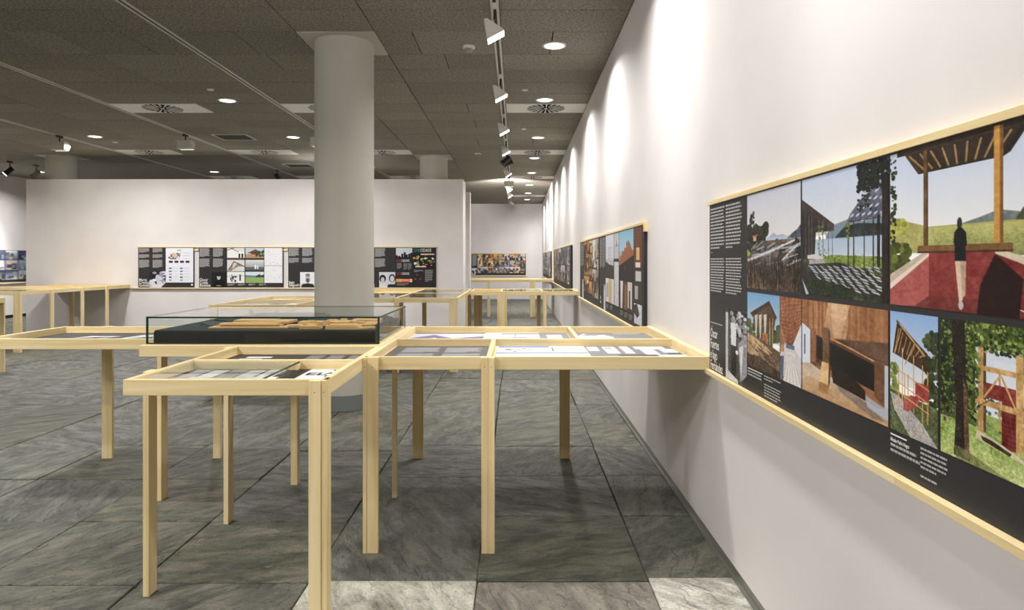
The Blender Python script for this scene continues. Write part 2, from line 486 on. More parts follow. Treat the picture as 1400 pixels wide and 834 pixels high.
# ------------------------------------------------------------------ canvas painting for flat prints
class Canvas:
    SS = 2
    def __init__(self, w, h, bg=(255, 255, 255)):
        self.ow, self.oh = w, h
        w, h = w * self.SS, h * self.SS
        self.w, self.h = w, h
        self.a = np.zeros((h, w, 3)) + np.array(bg, float)
        self.U, self.V = np.meshgrid((np.arange(w) + .5) / w, (np.arange(h) + .5) / h)
        self.rng = np.random.default_rng(w * 31 + h)
    def put(self, m, col, al=1.0):
        c = np.array(col, float)
        self.a[m] = self.a[m] * (1 - al) + c * al
    def rect(self, u0, v0, u1, v1, col, al=1.0):
        self.put((self.U >= u0) & (self.U < u1) & (self.V >= v0) & (self.V < v1), col, al)
    def pmask(self, pts):
        m = np.zeros((self.h, self.w), bool); n = len(pts)
        for i in range(n):
            (x0, y0), (x1, y1) = pts[i], pts[(i + 1) % n]
            if y0 == y1: continue
            c = ((y0 > self.V) != (y1 > self.V)) & (self.U < (x1 - x0) * (self.V - y0) / (y1 - y0) + x0)
            m ^= c
        return m
    def poly(self, pts, col, al=1.0): self.put(self.pmask(pts), col, al)
    def grad(self, pts, c0, c1, axis='v'):
        m = self.pmask(pts)
        if not m.any(): return
        T = self.V if axis == 'v' else self.U
        t = T[m]; t = (t - t.min()) / max(t.max() - t.min(), 1e-6)
        self.a[m] = np.array(c0, float) * (1 - t[:, None]) + np.array(c1, float) * t[:, None]
    def grect(self, u0, v0, u1, v1, c0, c1, axis='v'):
        self.grad([(u0, v0), (u1, v0), (u1, v1), (u0, v1)], c0, c1, axis)
    def ell(self, u, v, ru, rv, col, al=1.0):
        self.put(((self.U - u) / ru) ** 2 + ((self.V - v) / rv) ** 2 < 1, col, al)
    def line(self, p, q, wd, col, al=1.0):
        px, py = p; qx, qy = q; asp = self.h / self.w
        dx, dy = qx - px, (qy - py) * asp
        L2 = dx * dx + dy * dy + 1e-9
        t = np.clip(((self.U - px) * dx + (self.V - py) * asp * dy) / L2, 0, 1)
        d2 = (self.U - px - t * dx) ** 2 + ((self.V - py) * asp - t * dy) ** 2
        self.put(d2 < (wd / 2) ** 2, col, al)
    def blobs(self, n, u0, v0, u1, v1, r0, r1, cols, al=1.0):
        asp = self.w / self.h
        for _ in range(n):
            u = self.rng.uniform(u0, u1); v = self.rng.uniform(v0, v1); r = self.rng.uniform(r0, r1)
            self.ell(u, v, r, r * asp * self.rng.uniform(.5, 1.2), cols[self.rng.integers(len(cols))], al)
    def noise(self, amt, u0=0, v0=0, u1=1, v1=1, cell=1, sx=1):
        cell *= self.SS
        m = (self.U >= u0) & (self.U < u1) & (self.V >= v0) & (self.V < v1)
        n = self.rng.normal(0, 1, (self.h // cell + 2, self.w // (cell * sx) + 2))
        n = np.repeat(np.repeat(n, cell, 0), cell * sx, 1)[:self.h, :self.w]
        self.a[m] = np.clip(self.a[m] + n[m][:, None] * amt, 0, 255)
    def tex(self, amt=16.0, hi=196):
        """tonal grain of a photograph, leaving plain skies alone"""
        tot = np.zeros((self.h, self.w))
        for cells, k in ((9, .5), (22, .6), (52, .7), (110, .6)):
            n = self.rng.normal(0, 1, (cells + 2, cells + 2))
            yi = np.linspace(0, cells, self.h); xi = np.linspace(0, cells, self.w)
            y0 = yi.astype(int); x0 = xi.astype(int); fy = (yi - y0)[:, None]; fx = (xi - x0)[None, :]
            g = (n[y0][:, x0] * (1-fy) * (1-fx) + n[y0+1][:, x0] * fy * (1-fx) + n[y0][:, x0+1] * (1-fy) * fx + n[y0+1][:, x0+1] * fy * fx)
            tot += g * k
        lum = self.a.mean(2); w = np.clip((hi + 14 - lum) / 28, 0.06, 1) * np.clip(lum / 70, .35, 1)
        w = np.where((self.a[:, :, 2] > self.a[:, :, 0] + 8) & (lum > 110), .08, w)
        self.a = np.clip(self.a + (tot * amt * w)[:, :, None], 0, 255)
        return self
    def final(self):
        k = self.SS
        return self.a.reshape(self.oh, k, self.ow, k, 3).mean((1, 3))
    def text(self, u0, v0, u1, v1, n, col, al=0.75, fill=.55):
        for i in range(n):
            va = v0 + (v1 - v0) * i / n; e = u1 - (u1 - u0) * self.rng.uniform(0, .12)
            if i == n - 1: e = u0 + (u1 - u0) * .6
            self.rect(u0, va, e, va + (v1 - v0) / n * fill, col, al)

def print_obj(name, cv, O, U, V, parent=None, label=None, off=None, mat=PRINT):
    """flat print: O top-left corner, U along the top, V down the side (world vectors)"""
    O, U, V = Vector(O), Vector(U), Vector(V)
    base = Vector(PBASE.get(parent, (0, 0, 0))) if parent is not None else (O + U * .5 + V * .5)
    w, h = cv.ow, cv.oh
    us = np.linspace(0, 1, w); vs = np.linspace(0, 1, h)
    uu, vv = np.meshgrid(us, vs)
    P = (np.array(O - base)[None, None, :] + uu[:, :, None] * np.array(U) + vv[:, :, None] * np.array(V)).reshape(-1, 3)
    idx = np.arange(w * h).reshape(h, w)
    q = np.stack([idx[:-1, :-1], idx[1:, :-1], idx[1:, 1:], idx[:-1, 1:]], -1).reshape(-1, 4)
    me = bpy.data.meshes.new(name)
    me.vertices.add(len(P)); me.vertices.foreach_set('co', P.astype(np.float32).ravel())
    me.loops.add(q.size); me.loops.foreach_set('vertex_index', q.astype(np.int32).ravel())
    me.polygons.add(len(q))
    me.polygons.foreach_set('loop_start', np.arange(0, q.size, 4, dtype=np.int32))
    me.polygons.foreach_set('loop_total', np.full(len(q), 4, dtype=np.int32))
    me.update(calc_edges=True)
    at = me.color_attributes.new('ink', 'FLOAT_COLOR', 'POINT')
    c = np.ones((w * h, 4), np.float32); c[:, :3] = lin(np.clip(cv.final(), 0, 255)).reshape(-1, 3)
    at.data.foreach_set('color', c.ravel())
    me.materials.append(mat)
    o = bpy.data.objects.new(name, me); COL.objects.link(o)
    if parent is not None: o.parent = parent
    else: o.location = base
    PBASE[o] = tuple(base)
    if label: o['label'] = label
    return o

def lettering(name, body, size, O, U, V, mat, parent, spacing=1.0, bold=0.0, line=1.0, sx=1.0):
    """flat letters: O is the top-left corner, U reading direction (unit), V downwards (unit)"""
    cu = bpy.data.curves.new(name, 'FONT')
    cu.body = body; cu.size = size; cu.space_line = line; cu.space_character = spacing
    cu.offset = bold; cu.resolution_u = 3; cu.align_y = 'TOP'
    tmp = bpy.data.objects.new('tmp', cu); COL.objects.link(tmp)
    dg = bpy.context.evaluated_depsgraph_get()
    me = bpy.data.meshes.new_from_object(tmp.evaluated_get(dg))
    bpy.data.objects.remove(tmp)
    O, U, V = Vector(O), Vector(U), Vector(V)
    base = Vector(PBASE.get(parent, (0, 0, 0)))
    for v in me.vertices:
        v.co = O - base + U * (v.co.x * sx) - V * v.co.y
    me.materials.clear(); me.materials.append(mat); me.name = name
    o = bpy.data.objects.new(name, me); COL.objects.link(o); o.parent = parent
    return o

def text_rows(name, O, U, V, w, h, n, mat, parent, seed=1, fill=.5, last=.7, skip=()):
    """body text too small to read: rows of word-long dashes"""
    r = random.Random(seed); O, U, V = Vector(O), Vector(U), Vector(V); mb = MB()
    for i in range(n):
        if i in skip: continue
        y = h * i / n; x = 0; end = w * (1 - r.uniform(0, .13))
        if i == n - 1 or (i + 1) in skip: end = w * last * r.uniform(.6, 1)
        while x < end:
            l = min(r.uniform(.012, .034) * (w / .17), end - x)
            a = O + U * x + V * y; b_ = O + U * (x + l) + V * y
            d = V * (h / n * fill)
            mb.add([a, b_, b_ + d, a + d], [(0, 3, 2, 1)])
            x += l + .0035 * (w / .17)
    return mb.build(name, mat, parent)

# ------------------------------------------------------------------ pictures of the large near panel
def pic_coast():
    c = Canvas(200, 200)
    c.grect(0, 0, 1, .52, (196, 199, 211), (226, 222, 220))
    c.poly([(.42,.48),(.5,.455),(.54,.43),(.6,.46),(.7,.455),(.8,.48)], (160,174,192))
    c.rect(.3,.475,1,.52,(178,192,206))
    c.poly([(.78,.5),(.86,.455),(.95,.42),(1,.38),(1,.5)], (72,78,88))
    c.rect(0,.505,1,1,(88,72,60))
    c.grect(0,.51,1,.6,(120,100,80),(70,56,48))
    c.blobs(60,.0,.36,.4,.5,.03,.07,[(44,46,36),(58,58,44),(36,38,30)])
    c.poly([(0,.4),(.02,.36),(.04,.5),(0,.5)],(40,42,32))
    c.line((.1,.5),(.1,.2),.012,(60,50,42)); c.blobs(26,.06,.2,.15,.36,.008,.026,[(40,42,40),(56,56,50)])
    c.poly([(.12,.44),(.22,.43),(.22,.45),(.12,.46)],(172,92,76)); c.rect(.14,.45,.2,.5,(200,170,130))
    c.blobs(70,0,.54,1,.72,.01,.06,[(60,56,54),(84,80,76),(36,36,36),(104,96,86)])
    for _ in range(20):
        u=c.rng.uniform(.05,1);v=c.rng.uniform(.56,.76)
        c.line((u,v),(u+c.rng.uniform(.06,.28),v-c.rng.uniform(.0,.07)),c.rng.uniform(.004,.018),(c.rng.uniform(140,190),)*3)
    c.line((.02,.7),(.55,.6),.03,(196,196,200)); c.line((.45,.62),(.9,.52),.018,(206,206,210)); c.line((.7,.7),(.95,.56),.02,(190,192,198))
    c.poly([(0,.78),(.2,.8),(.4,1),(0,1)],(120,98,72)); c.noise(14,0,.5,1,1,2)
    for _ in range(420):
        u=c.rng.uniform(0,1);v=c.rng.uniform(.78,1.02);k=c.rng.uniform(14,44)
        c.line((u,v),(u+c.rng.uniform(-.02,.02),v-c.rng.uniform(.05,.16)),.006,(k+8,k,k*.8))
    c.blobs(5,.01,.6,.06,.64,.012,.03,[(150,160,60)])
    return c
def pic_lake():
    c = Canvas(210, 220)
    c.grect(0,0,1,.5,(188,200,220),(222,222,222))
    c.poly([(.33,.5),(.45,.42),(.55,.4),(.65,.38),(.75,.42),(.95,.4),(.95,.55),(.33,.55)],(122,140,154))
    c.poly([(.45,.52),(.55,.45),(.7,.43),(.95,.45),(.95,.55),(.45,.55)],(44,54,54))
    c.grect(.15,.53,.95,.7,(168,188,208),(196,206,216))
    c.rect(0,.69,1,1,(58,68,40))
    c.poly([(.2,.7),(.4,.66),(.95,.68),(.95,.76),(0,.76)],(118,136,60)); c.noise(16,0,.66,1,1,2)
    c.poly([(0,.17),(.44,.42),(.43,.455),(.3,.42),(0,.26)],(58,50,46)); c.poly([(0,.25),(.3,.42),(.43,.45),(.43,.47),(.2,.47),(.18,.7),(0,.7)],(44,38,36))
    for u in (.05,.1,.14,.24,.29,.36,.41): c.line((u,.28+.35*u),(u+.006,.7),.008,(92,84,78))
    for u in (.26,.31): c.blobs(14,u-.03,.42,u+.03,.68,.006,.014,[(120,130,60),(80,98,46)])
    c.poly([(.08,.66),(.2,.65),(.3,.68),(.3,.7),(.08,.69)],(206,202,200)); c.poly([(.1,.7),(.3,.69),(.32,.73),(.12,.74)],(168,164,162))
    c.poly([(0,.74),(.5,.72),(.95,.82),(.95,1),(0,.9)],(44,48,38))
    for r in range(9):
        v=.745+r*.022
        for k in range(12):
            u=.0+k*.085+r*.03+c.rng.uniform(-.01,.01)
            if u>.9 or (u<.08+r*.02) : continue
            l=c.rng.uniform(.04,.075)
            c.poly([(u,v),(u+l,v+.012),(u+l+.02,v+.026),(u+.02,v+.014)],(c.rng.uniform(176,214),)*2+(c.rng.uniform(190,222),))
    c.poly([(0,.88),(.3,.86),(.65,.92),(.65,1),(0,1)],(32,42,22)); c.noise(16,0,.86,.65,1,2)
    c.poly([(0,.86),(.03,.9),(.1,.99),(.06,1)],(186,190,206))
    c.poly([(.585,.41),(.62,.355),(.73,.26),(.96,.14),(.96,.32),(.93,.40)],(92,94,110))
    for i in range(5):
        for j in range(6):
            t=j/5.5; uu=.62+.06*j+.012*(i%2); vv=.385-.052*i-.0*j
            if vv>.40-.01*i and i: continue
            if vv < .40-.75*(uu-.585) or uu>.93: continue
            c.poly([(uu,vv),(uu+.035,vv-.012),(uu+.045,vv-.03),(uu+.01,vv-.018)],(198,200,214))
    c.line((.585,.415),(.93,.405),.008,(40,36,36))
    for u in (.6,.66,.77,.86): c.line((u,.42),(u,.76),.013,(58,46,40))
    c.line((.91,.4),(.91,.74),.03,(40,32,28))
    c.blobs(12,.57,.42,.61,.56,.006,.015,[(112,128,56)])
    c.rect(.94,.14,1,1,(38,30,26))
    c.blobs(420,.7,-.02,1,.2,.005,.02,[(26,28,24),(38,42,32),(18,20,18)]); c.blobs(50,.7,.15,.84,.34,.006,.016,[(30,34,28)])
    return c
def pic_tower():
    c = Canvas(260, 260)
    c.grect(0,0,1,.5,(188,200,222),(232,232,232))
    c.poly([(.0,.42),(.15,.46),(.3,.5),(1,.5),(1,.66),(0,.66)],(170,166,98)); c.poly([(.5,.5),(.62,.47),(.72,.44),(.82,.46),(.85,.5)],(112,122,118))
    c.grect(.3,.51,1,.68,(186,184,112),(136,140,84)); c.noise(9,0,.53,1,.68,1,2)
    c.poly([(.8,.5),(.84,.44),(.93,.42),(1,.4),(1,.52)],(70,78,48)); c.blobs(24,.0,.44,.13,.56,.01,.03,[(148,152,60),(182,180,92)])
    c.blobs(40,0,.6,.15,.8,.015,.04,[(84,92,36),(118,124,52),(60,66,28)])
    c.blobs(50,0,.02,.05,.6,.006,.02,[(38,44,28),(58,66,36)])
    c.poly([(.05,-.02),(.1,0),(.225,.17),(.74,.17),(.9,-.02)],(46,36,28)); c.poly([(.1,0),(.14,0),(.24,.15),(.225,.17)],(66,50,36))
    for k in range(9):
        t=k/8; u0=.16+.62*t; u1=.27+.43*t; c.line((u0,.045),(u1,.15),.012,(150,118,72))
    c.rect(.06,0,.95,.03,(58,44,32)); c.poly([(.86,0),(1,0),(1,.03),(.9,.05)],(196,140,70))
    c.poly([(.9,-.01),(.86,0),(.73,.15),(.74,.17),(.78,.15)],(34,28,22))
    c.rect(.262,.03,.285,.66,(104,74,40)); c.rect(.285,.03,.295,.66,(62,44,28))
    c.rect(.695,.0,.725,.64,(196,142,68)); c.rect(.725,.0,.742,.64,(120,82,42))
    c.poly([(.3,.66),(.7,.66),(.7,.92),(.3,.92)],(132,52,48)); c.poly([(0,.88),(.3,.68),(.3,.92),(.2,1.0),(0,1)],(170,88,82))
    c.poly([(.7,.66),(1,.78),(1,1),(.7,.92)],(116,40,38)); c.poly([(.3,.92),(.7,.92),(1,1.01),(0,1.01),(.2,.99)],(112,46,42))
    c.poly([(.7,.67),(.62,.84),(.6,1),(.82,1),(.84,.8)],(34,14,14)); c.noise(3,0,.68,1,1,1)
    c.poly([(0,.8),(.28,.645),(.3,.67),(0,.9)],(196,178,158)); c.poly([(0,.86),(.3,.66),(.3,.68),(0,.9)],(232,214,198))
    c.poly([(.7,.645),(1,.73),(1,.79),(.7,.67)],(212,194,172))
    c.rect(.22,.615,.79,.66,(122,86,50)); c.rect(.22,.65,.79,.662,(72,48,30))
    c.ell(.5,.495,.016,.034,(52,44,42)); c.poly([(.468,.545),(.49,.52),(.515,.52),(.54,.55),(.545,.62),(.535,.63),(.54,.715),(.47,.715),(.472,.63),(.462,.6)],(20,20,24))
    c.poly([(.472,.71),(.505,.71),(.52,.93),(.497,.94),(.485,.83)],(216,190,166)); c.poly([(.505,.71),(.54,.71),(.535,.9),(.515,.92)],(188,158,136)); c.ell(.508,.96,.015,.026,(200,190,186))
    return c
def pic_pavilion():
    c = Canvas(130, 170)
    c.grect(0,0,1,.6,(120,168,208),(206,216,216)); c.blobs(60,0,.38,1,.62,.04,.09,[(60,74,46),(82,94,60),(46,56,38)])
    c.poly([(.1,.28),(.7,.08),(.92,.27),(.85,.34),(.72,.2),(.18,.33)],(64,44,34)); c.poly([(.16,.32),(.72,.13),(.88,.3),(.82,.5),(.5,.42)],(86,64,48))
    for u in (.3,.43,.58): c.poly([(u-.05,.3-.1*(u-.3)),(u+.05,.28-.1*(u-.3)),(u+.01,.6),(u-.01,.6)],(206,196,178))
    for u in (.72,.8): c.line((u,.3),(u,.64),.02,(196,160,110))
    c.rect(.5,.5,.66,.63,(176,106,70)); c.poly([(0,.52),(.5,.6),(1,.68),(1,1),(0,1)],(110,88,66))
    c.poly([(0,.55),(.6,.66),(.8,.7),(.7,.76),(0,.66)],(190,160,118)); c.poly([(0,.68),(.3,.7),(.6,.84),(.5,.9),(0,.82)],(170,142,108))
    for k in range(14):
        u=c.rng.uniform(0,.8);v=c.rng.uniform(.62,.86); c.line((u,v),(u+.25,v+.08),.014,(58,46,38))
    c.poly([(0,.85),(.4,.82),(1,.92),(1,1),(0,1)],(70,56,42)); c.noise(16,0,.55,1,1,2)
    return c
def pic_vault():
    c = Canvas(90, 170, (148,92,62))
    for k in range(13): c.line((k/6-.6,0),(.55,.62),.012,(92,50,34)); 
    for k in range(12):
        v=.02+k*.05; c.line((0,v*.8+.06),(.5,v),.01,(192,132,92)); c.line((.5,v),(1,v*.7),.01,(192,132,92))
    c.poly([(0,.3),(.25,.5),(.2,.62),(0,.72)],(160,112,84)); c.poly([(1,.28),(.6,.56),(.62,.7),(1,.72)],(222,222,226))
    c.poly([(.25,.55),(.6,.56),(1,.68),(1,1),(0,1),(0,.7)],(206,202,202)); c.rect(.3,.55,.7,.6,(90,110,136))
    c.poly([(0,.72),(.2,.7),(.16,1),(0,1)],(96,104,124)); c.poly([(.36,.64),(.66,.64),(.98,1),(.2,1)],(224,220,216))
    for k in range(6): c.line((.4+k*.045,.66),(.15+k*.17,1),.012,(150,136,128))
    c.rect(0,.58,.2,.66,(178,130,96)); c.noise(7,0,0,1,1,2)
    return c
def pic_interior():
    c = Canvas(210, 200, (150,104,72))
    for k in range(40):
        u=k/40; kk=c.rng.uniform(-16,16); c.rect(u,0,u+.026,.45,(156+kk,106+kk,70+kk))
    c.grad([(.36,0),(.62,0),(.5,.38),(.28,.38)],(206,164,124),(176,128,92)); c.ell(.5,.12,.1,.3,(226,196,160),.45)
    c.poly([(0,.26),(.12,.32),(.12,.68),(0,.7)],(214,224,234)); c.rect(.03,.38,.05,.6,(84,96,108)); c.rect(.12,.3,.2,.66,(140,96,66))
    c.poly([(.2,.36),(.9,.44),(1,.42),(1,.75),(.2,.66)],(92,62,44)); c.poly([(.4,.36),(1,.28),(1,.46)],(104,76,58)); 
    for k in range(10): c.line((.42,.37),(1,.3+k*.02),.004,(80,56,42))
    c.poly([(.21,.37),(.87,.5),(.87,.74),(.21,.6)],(24,22,22)); c.line((.4,.36),(.87,.47),.012,(210,158,104))
    c.poly([(.87,.46),(1,.46),(1,.86),(.87,.78)],(110,76,52)); c.rect(.965,.48,1,.86,(190,196,206))
    c.poly([(.13,.66),(.25,.64),(.28,.76),(.14,.74)],(112,78,58)); c.noise(14,.13,.64,.28,.76,2)
    c.poly([(0,.7),(.13,.68),(.9,.88),(1,.84),(1,1),(0,1)],(206,184,160)); c.grad([(.1,.82),(.6,.78),(1,.95),(1,1),(0,1),(0,.9)],(206,180,150),(188,146,104))
    c.poly([(.4,.66),(.5,.6),(.78,.76),(.78,.85),(.42,.8)],(40,30,26)); c.poly([(.45,.8),(.78,.86),(.98,.97),(.85,.98),(.5,.86)],(120,108,104),.7); c.poly([(.78,.8),(1,.86),(1,.95),(.8,.9)],(172,184,202),.8)
    c.poly([(.29,.27),(.37,.26),(.37,.62),(.29,.62)],(120,90,66)); c.poly([(.37,.26),(.385,.3),(.385,.8),(.36,.9),(.37,.6)],(76,54,40))
    c.poly([(.28,.62),(.37,.62),(.36,.84),(.24,.84)],(222,184,132)); c.poly([(.24,.84),(.36,.84),(.36,.94),(.24,.94)],(168,122,76))
    return c
def pic_stair():
    c = Canvas(140, 220)
    c.grect(0,0,1,.6,(142,176,220),(226,228,228)); c.blobs(90,.75,.15,1.05,.85,.03,.08,[(52,62,36),(74,86,48),(40,48,30)]); c.blobs(30,0,.45,.2,.7,.03,.06,[(150,160,90),(110,126,64)])
    c.poly([(0,.66),(1,.7),(1,1),(0,1)],(84,94,58)); c.poly([(0,.68),(.2,.7),(.7,.86),(1,1),(.45,1),(.1,.82)],(176,170,164)); c.noise(15,0,.66,1,1,2)
    c.poly([(.16,.08),(.8,.3),(.78,.45),(.6,.42),(.06,.35)],(64,46,32)); c.line((.16,.08),(.82,.33),.03,(92,66,42))
    for k in range(7): c.line((.1+.09*k,.34-.0*k),(.2+.085*k,.14+.03*k),.012,(196,154,96))
    c.line((.22,.1),(.74,.32),.02,(206,166,104)); c.line((.1,.36),(.25,.14),.02,(198,158,100)); c.line((.34,.42),(.54,.24),.02,(198,158,100))
    for u,a,b in ((.28,.3,.72),(.52,.34,.8),(.7,.4,.86),(.8,.44,.84),(.2,.5,.78),(.4,.5,.74),(.33,.5,.72)): c.line((u,a),(u,b),.02,(206,160,92))
    c.poly([(.3,.72),(.45,.66),(.62,.66),(.62,.72),(.4,.8),(.3,.8)],(168,80,74)); c.rect(.55,.54,.82,.68,(160,70,66))
    for v in (.48,.58,.66): c.line((.16,v),(.82,v+.1),.016,(212,168,100))
    return c
def pic_trunk():
    c = Canvas(200, 260)
    c.grect(0,0,1,.7,(206,214,226),(226,230,236)); c.rect(0,.62,1,1,(150,172,92)); c.grect(0,.72,1,1,(150,176,90),(186,196,124)); c.noise(12,0,.7,1,1,2,2)
    c.rect(0,.45,.4,.72,(74,84,46)); c.blobs(120,.3,.5,1,.72,.01,.03,[(96,112,70),(128,142,92),(70,84,52)])
    c.rect(0,0,.42,.62,(34,42,22)); c.rect(.3,0,1,.17,(84,100,44)); c.blobs(520,0,0,.42,.7,.006,.022,[(34,44,20),(52,66,28),(92,110,46),(24,30,16),(120,134,66)]); c.blobs(460,.25,-.02,1,.2,.006,.022,[(50,66,28),(98,118,50),(150,166,84),(30,40,20),(70,88,36)])
    c.blobs(40,.88,.1,1,.35,.015,.035,[(70,92,36),(118,140,60)])
    c.rect(.62,.24,.84,.5,(222,226,232)); c.rect(.45,.17,.51,.74,(184,144,92)); c.rect(.51,.2,.54,.74,(92,72,48)); c.rect(.84,.18,.91,.8,(206,166,106)); c.rect(.67,.3,.69,.7,(188,146,92))
    c.rect(.53,.4,.84,.5,(132,50,46)); c.rect(.7,.42,.84,.8,(120,44,40))
    for k in range(8): c.rect(.7,.56+k*.03,.84,.565+k*.03,(70,26,26))
    c.rect(.42,.29,.96,.325,(200,160,102)); c.rect(.42,.52,.96,.56,(196,156,98)); c.line((.52,.5),(.68,.34),.018,(206,164,104)); c.line((.7,.34),(.86,.56),.018,(206,164,104)); c.line((.45,.58),(.6,.5),.01,(80,66,48))
    c.poly([(.44,.74),(.6,.76),(.95,.84),(.95,.86),(.42,.8)],(212,200,168)); c.poly([(.48,.77),(.6,.78),(.8,.82),(.78,.84),(.5,.8)],(60,54,36))
    c.poly([(.13,0),(.3,0),(.32,.5),(.36,.98),(.17,.98),(.2,.6)],(34,28,22)); c.poly([(.28,.4),(.33,.5),(.36,.97),(.3,.97)],(98,76,54)); c.noise(12,.13,.0,.36,1,2)
    c.blobs(60,.36,.2,.46,.6,.01,.025,[(96,118,46),(58,76,28)]); c.rect(.02,.72,.12,.77,(150,156,100)); c.rect(.04,.73,.07,.76,(60,56,40))
    c.poly([(.17,.9),(.4,.93),(.8,1),(.2,1)],(120,120,74),.7)
    return c
def pic_bw_portrait():
    c = Canvas(90, 180, (96,96,98))
    c.rect(0,0,1,1,(70,70,72)); c.rect(.0,.06,.12,1,(196,196,198)); c.poly([(.1,0),(1,.02),(.98,.1),(.2,.12)],(30,30,30))
    c.blobs(60,.3,.05,.95,.4,.03,.09,[(150,150,152),(40,40,42),(206,206,208)])
    c.poly([(.25,.2),(.45,.15),(.52,.3),(.5,.5),(.28,.5)],(226,226,228)); c.ell(.38,.14,.09,.05,(150,150,150))
    c.poly([(.25,.5),(.55,.5),(.5,1),(.3,.95)],(26,26,28)); c.ell(.55,.58,.06,.03,(236,236,238)); c.poly([(.6,.45),(1,.3),(1,.85),(.7,.95)],(150,150,154)); c.poly([(.65,.5),(.85,.45),(.75,.9)],(214,214,216))
    c.poly([(0,.85),(.25,.9),(.6,.95),(.6,1),(0,1)],(206,206,208)); c.poly([(1,.82),(1,1),(.68,1)],(56,54,54)); c.noise(12,0,0,1,1,2)
    return c

# generic picture fillers for the more distant prints
def mosaic(w, h, nu, nv, pal, seed=0, gap=0.012, bg=(52, 50, 52)):
    c = Canvas(w, h, bg); r = np.random.default_rng(seed)
    for i in range(nu):
        for j in range(nv):
            u0, u1 = i / nu + gap / 2, (i + 1) / nu - gap / 2; v0, v1 = j / nv + gap, (j + 1) / nv - gap
            a, b_, d = (np.array(pal[r.integers(len(pal))], float) for _ in range(3))
            c.grect(u0, v0, u1, v1, a, b_)
            for _ in range(7):
                uu, vv = r.uniform(u0, u1), r.uniform(v0 + (v1 - v0) * .3, v1); s = (u1 - u0) * r.uniform(.08, .25)
                m = (np.abs(c.U - uu) < s) & (np.abs(c.V - vv) < (v1 - v0) * r.uniform(.06, .28)) & (c.U > u0) & (c.U < u1) & (c.V > v0) & (c.V < v1)
                c.put(m, np.array(pal[r.integers(len(pal))]) * r.uniform(.4, 1.05))
    return c

# ------------------------------------------------------------------ panels on the walls
PZ0, PZ1 = 0.733, 1.388
PT = 0.022     # panel thickness
PK = 0.99      # positions along the wall
def panel_right(name, label, y_far, y_near, mat=CHAR):
    y_far, y_near = y_far * PK, y_near * PK
    t = thing(name, label, 'display panel', (XR, (y_far + y_near) / 2, PZ0))
    MB().box(XR - PT, XR, y_near, y_far, PZ0, PZ1).build('board', mat, t)
    return t
XP = XR - PT - .0008
def R(y, z): return (XP, y * PK, z)                      # a point on the right-wall panel face
UR, VD = Vector((0, -1, 0)), Vector((0, 0, -1))
def pic_R(cv, y_far, y_near, z1, z0, parent, label=None, name='photo_print'):
    return print_obj(name, cv, R(y_far, z1), (0, (y_near - y_far) * PK, 0), (0, 0, z0 - z1), parent, label)

# large panel nearest the camera
pn = panel_right('photo_board', 'large charcoal panel with lakeside pavilion photographs and a red lookout picture', 2.77, 0.55)
pic_R(pic_coast().tex(15), 2.318, 1.883, 1.384, 1.076, pn, 'photo of a tidal creek under a grey sky')
pic_R(pic_lake().tex(15), 1.873, 1.440, 1.384, 1.076, pn, 'photo of open sheds beside a lake')
pic_R(pic_tower().tex(9), 1.432, 0.985, 1.384, 1.076, pn, 'photo of a person at a red lookout rail')
pic_R(pic_bw_portrait().tex(12), 2.556, 2.321, 0.992, 0.735, pn, 'black and white photo of a standing figure')
pic_R(pic_pavilion().tex(15), 2.316, 2.033, 1.062, 0.818, pn, 'photo of a pavilion above a rocky bank')
pic_R(pic_vault().tex(15), 2.030, 1.879, 1.062, 0.818, pn, 'photo of a latticed vault ceiling')
pic_R(pic_interior().tex(9), 1.873, 1.440, 1.062, 0.818, pn, 'photo of a timber interior')
pic_R(pic_stair().tex(15), 1.432, 1.270, 1.062, 0.818, pn, 'photo of a timber lookout on posts')
pic_R(pic_trunk().tex(15), 1.262, 1.036, 1.062, 0.818, pn, 'photo of a tree trunk and a timber frame')
pic_R(mosaic(60, 60, 1, 1, [(150,160,120),(90,104,70),(120,96,70)], 8), 1.026, 0.60, 1.062, 0.818, pn, 'photo of a meadow')
cv = mosaic(90, 120, 1, 2, [(150,160,120),(90,104,70),(196,200,196),(120,96,70)], 3)
pic_R(cv, 0.975, 0.60, 1.384, 1.076, pn, 'photo of fields and trees')
for yy, sd in ((2.752, 1), (2.556, 2)):
    text_rows('body_text', R(yy, 1.372), UR, VD, .183, .165, 13, INKG, pn, sd, fill=.5)
    text_rows('body_text', R(yy, 1.176), UR, VD, .183, .135, 13, INKG, pn, sd + 9, fill=.5, last=.95)
text_rows('text_mark', R(2.752, 1.2), UR, VD, .035, .008, 1, INKG, pn, 4, fill=.4, last=1)
text_rows('kicker_text', R(2.756, .925), UR, VD, .11, .007, 1, INKG, pn, 5, fill=.7, last=1.6)
lettering('title_lettering', 'Óscar\nFuertes\ne Iago\nFernández', .050, (XP, 2.756*PK, .905), UR, VD, INKW, pn, spacing=.95, bold=.0006, line=.84, sx=.8)
MB().add([R(2.312, .8095), R(2.175, .8095), R(2.175, .8065), R(2.312, .8065)], [(0, 3, 2, 1)]).build('caption_rule', INKW, pn)
text_rows('caption_text', R(2.312, .801), UR, VD, .14, .020, 2, INKG, pn, 6, fill=.5, last=1)
text_rows('caption_text', R(2.16, .808), UR, VD, .14, .070, 8, INKG, pn, 7, fill=.42, last=.8, skip=(2,))
MB().add([R(1.431, .8095), R(1.372, .8095), R(1.372, .8065), R(1.431, .8065)], [(0, 3, 2, 1)]).build('caption_rule', INKW, pn)
lettering('caption_heading', 'Mirador Pedro Negro', .0105, (XP, 1.431*PK, .802), UR, VD, INKW, pn, bold=.0003, sx=.72)
text_rows('caption_text', R(1.431, .789), UR, VD, .094, .022, 2, INKG, pn, 8, fill=.5, last=1.4)
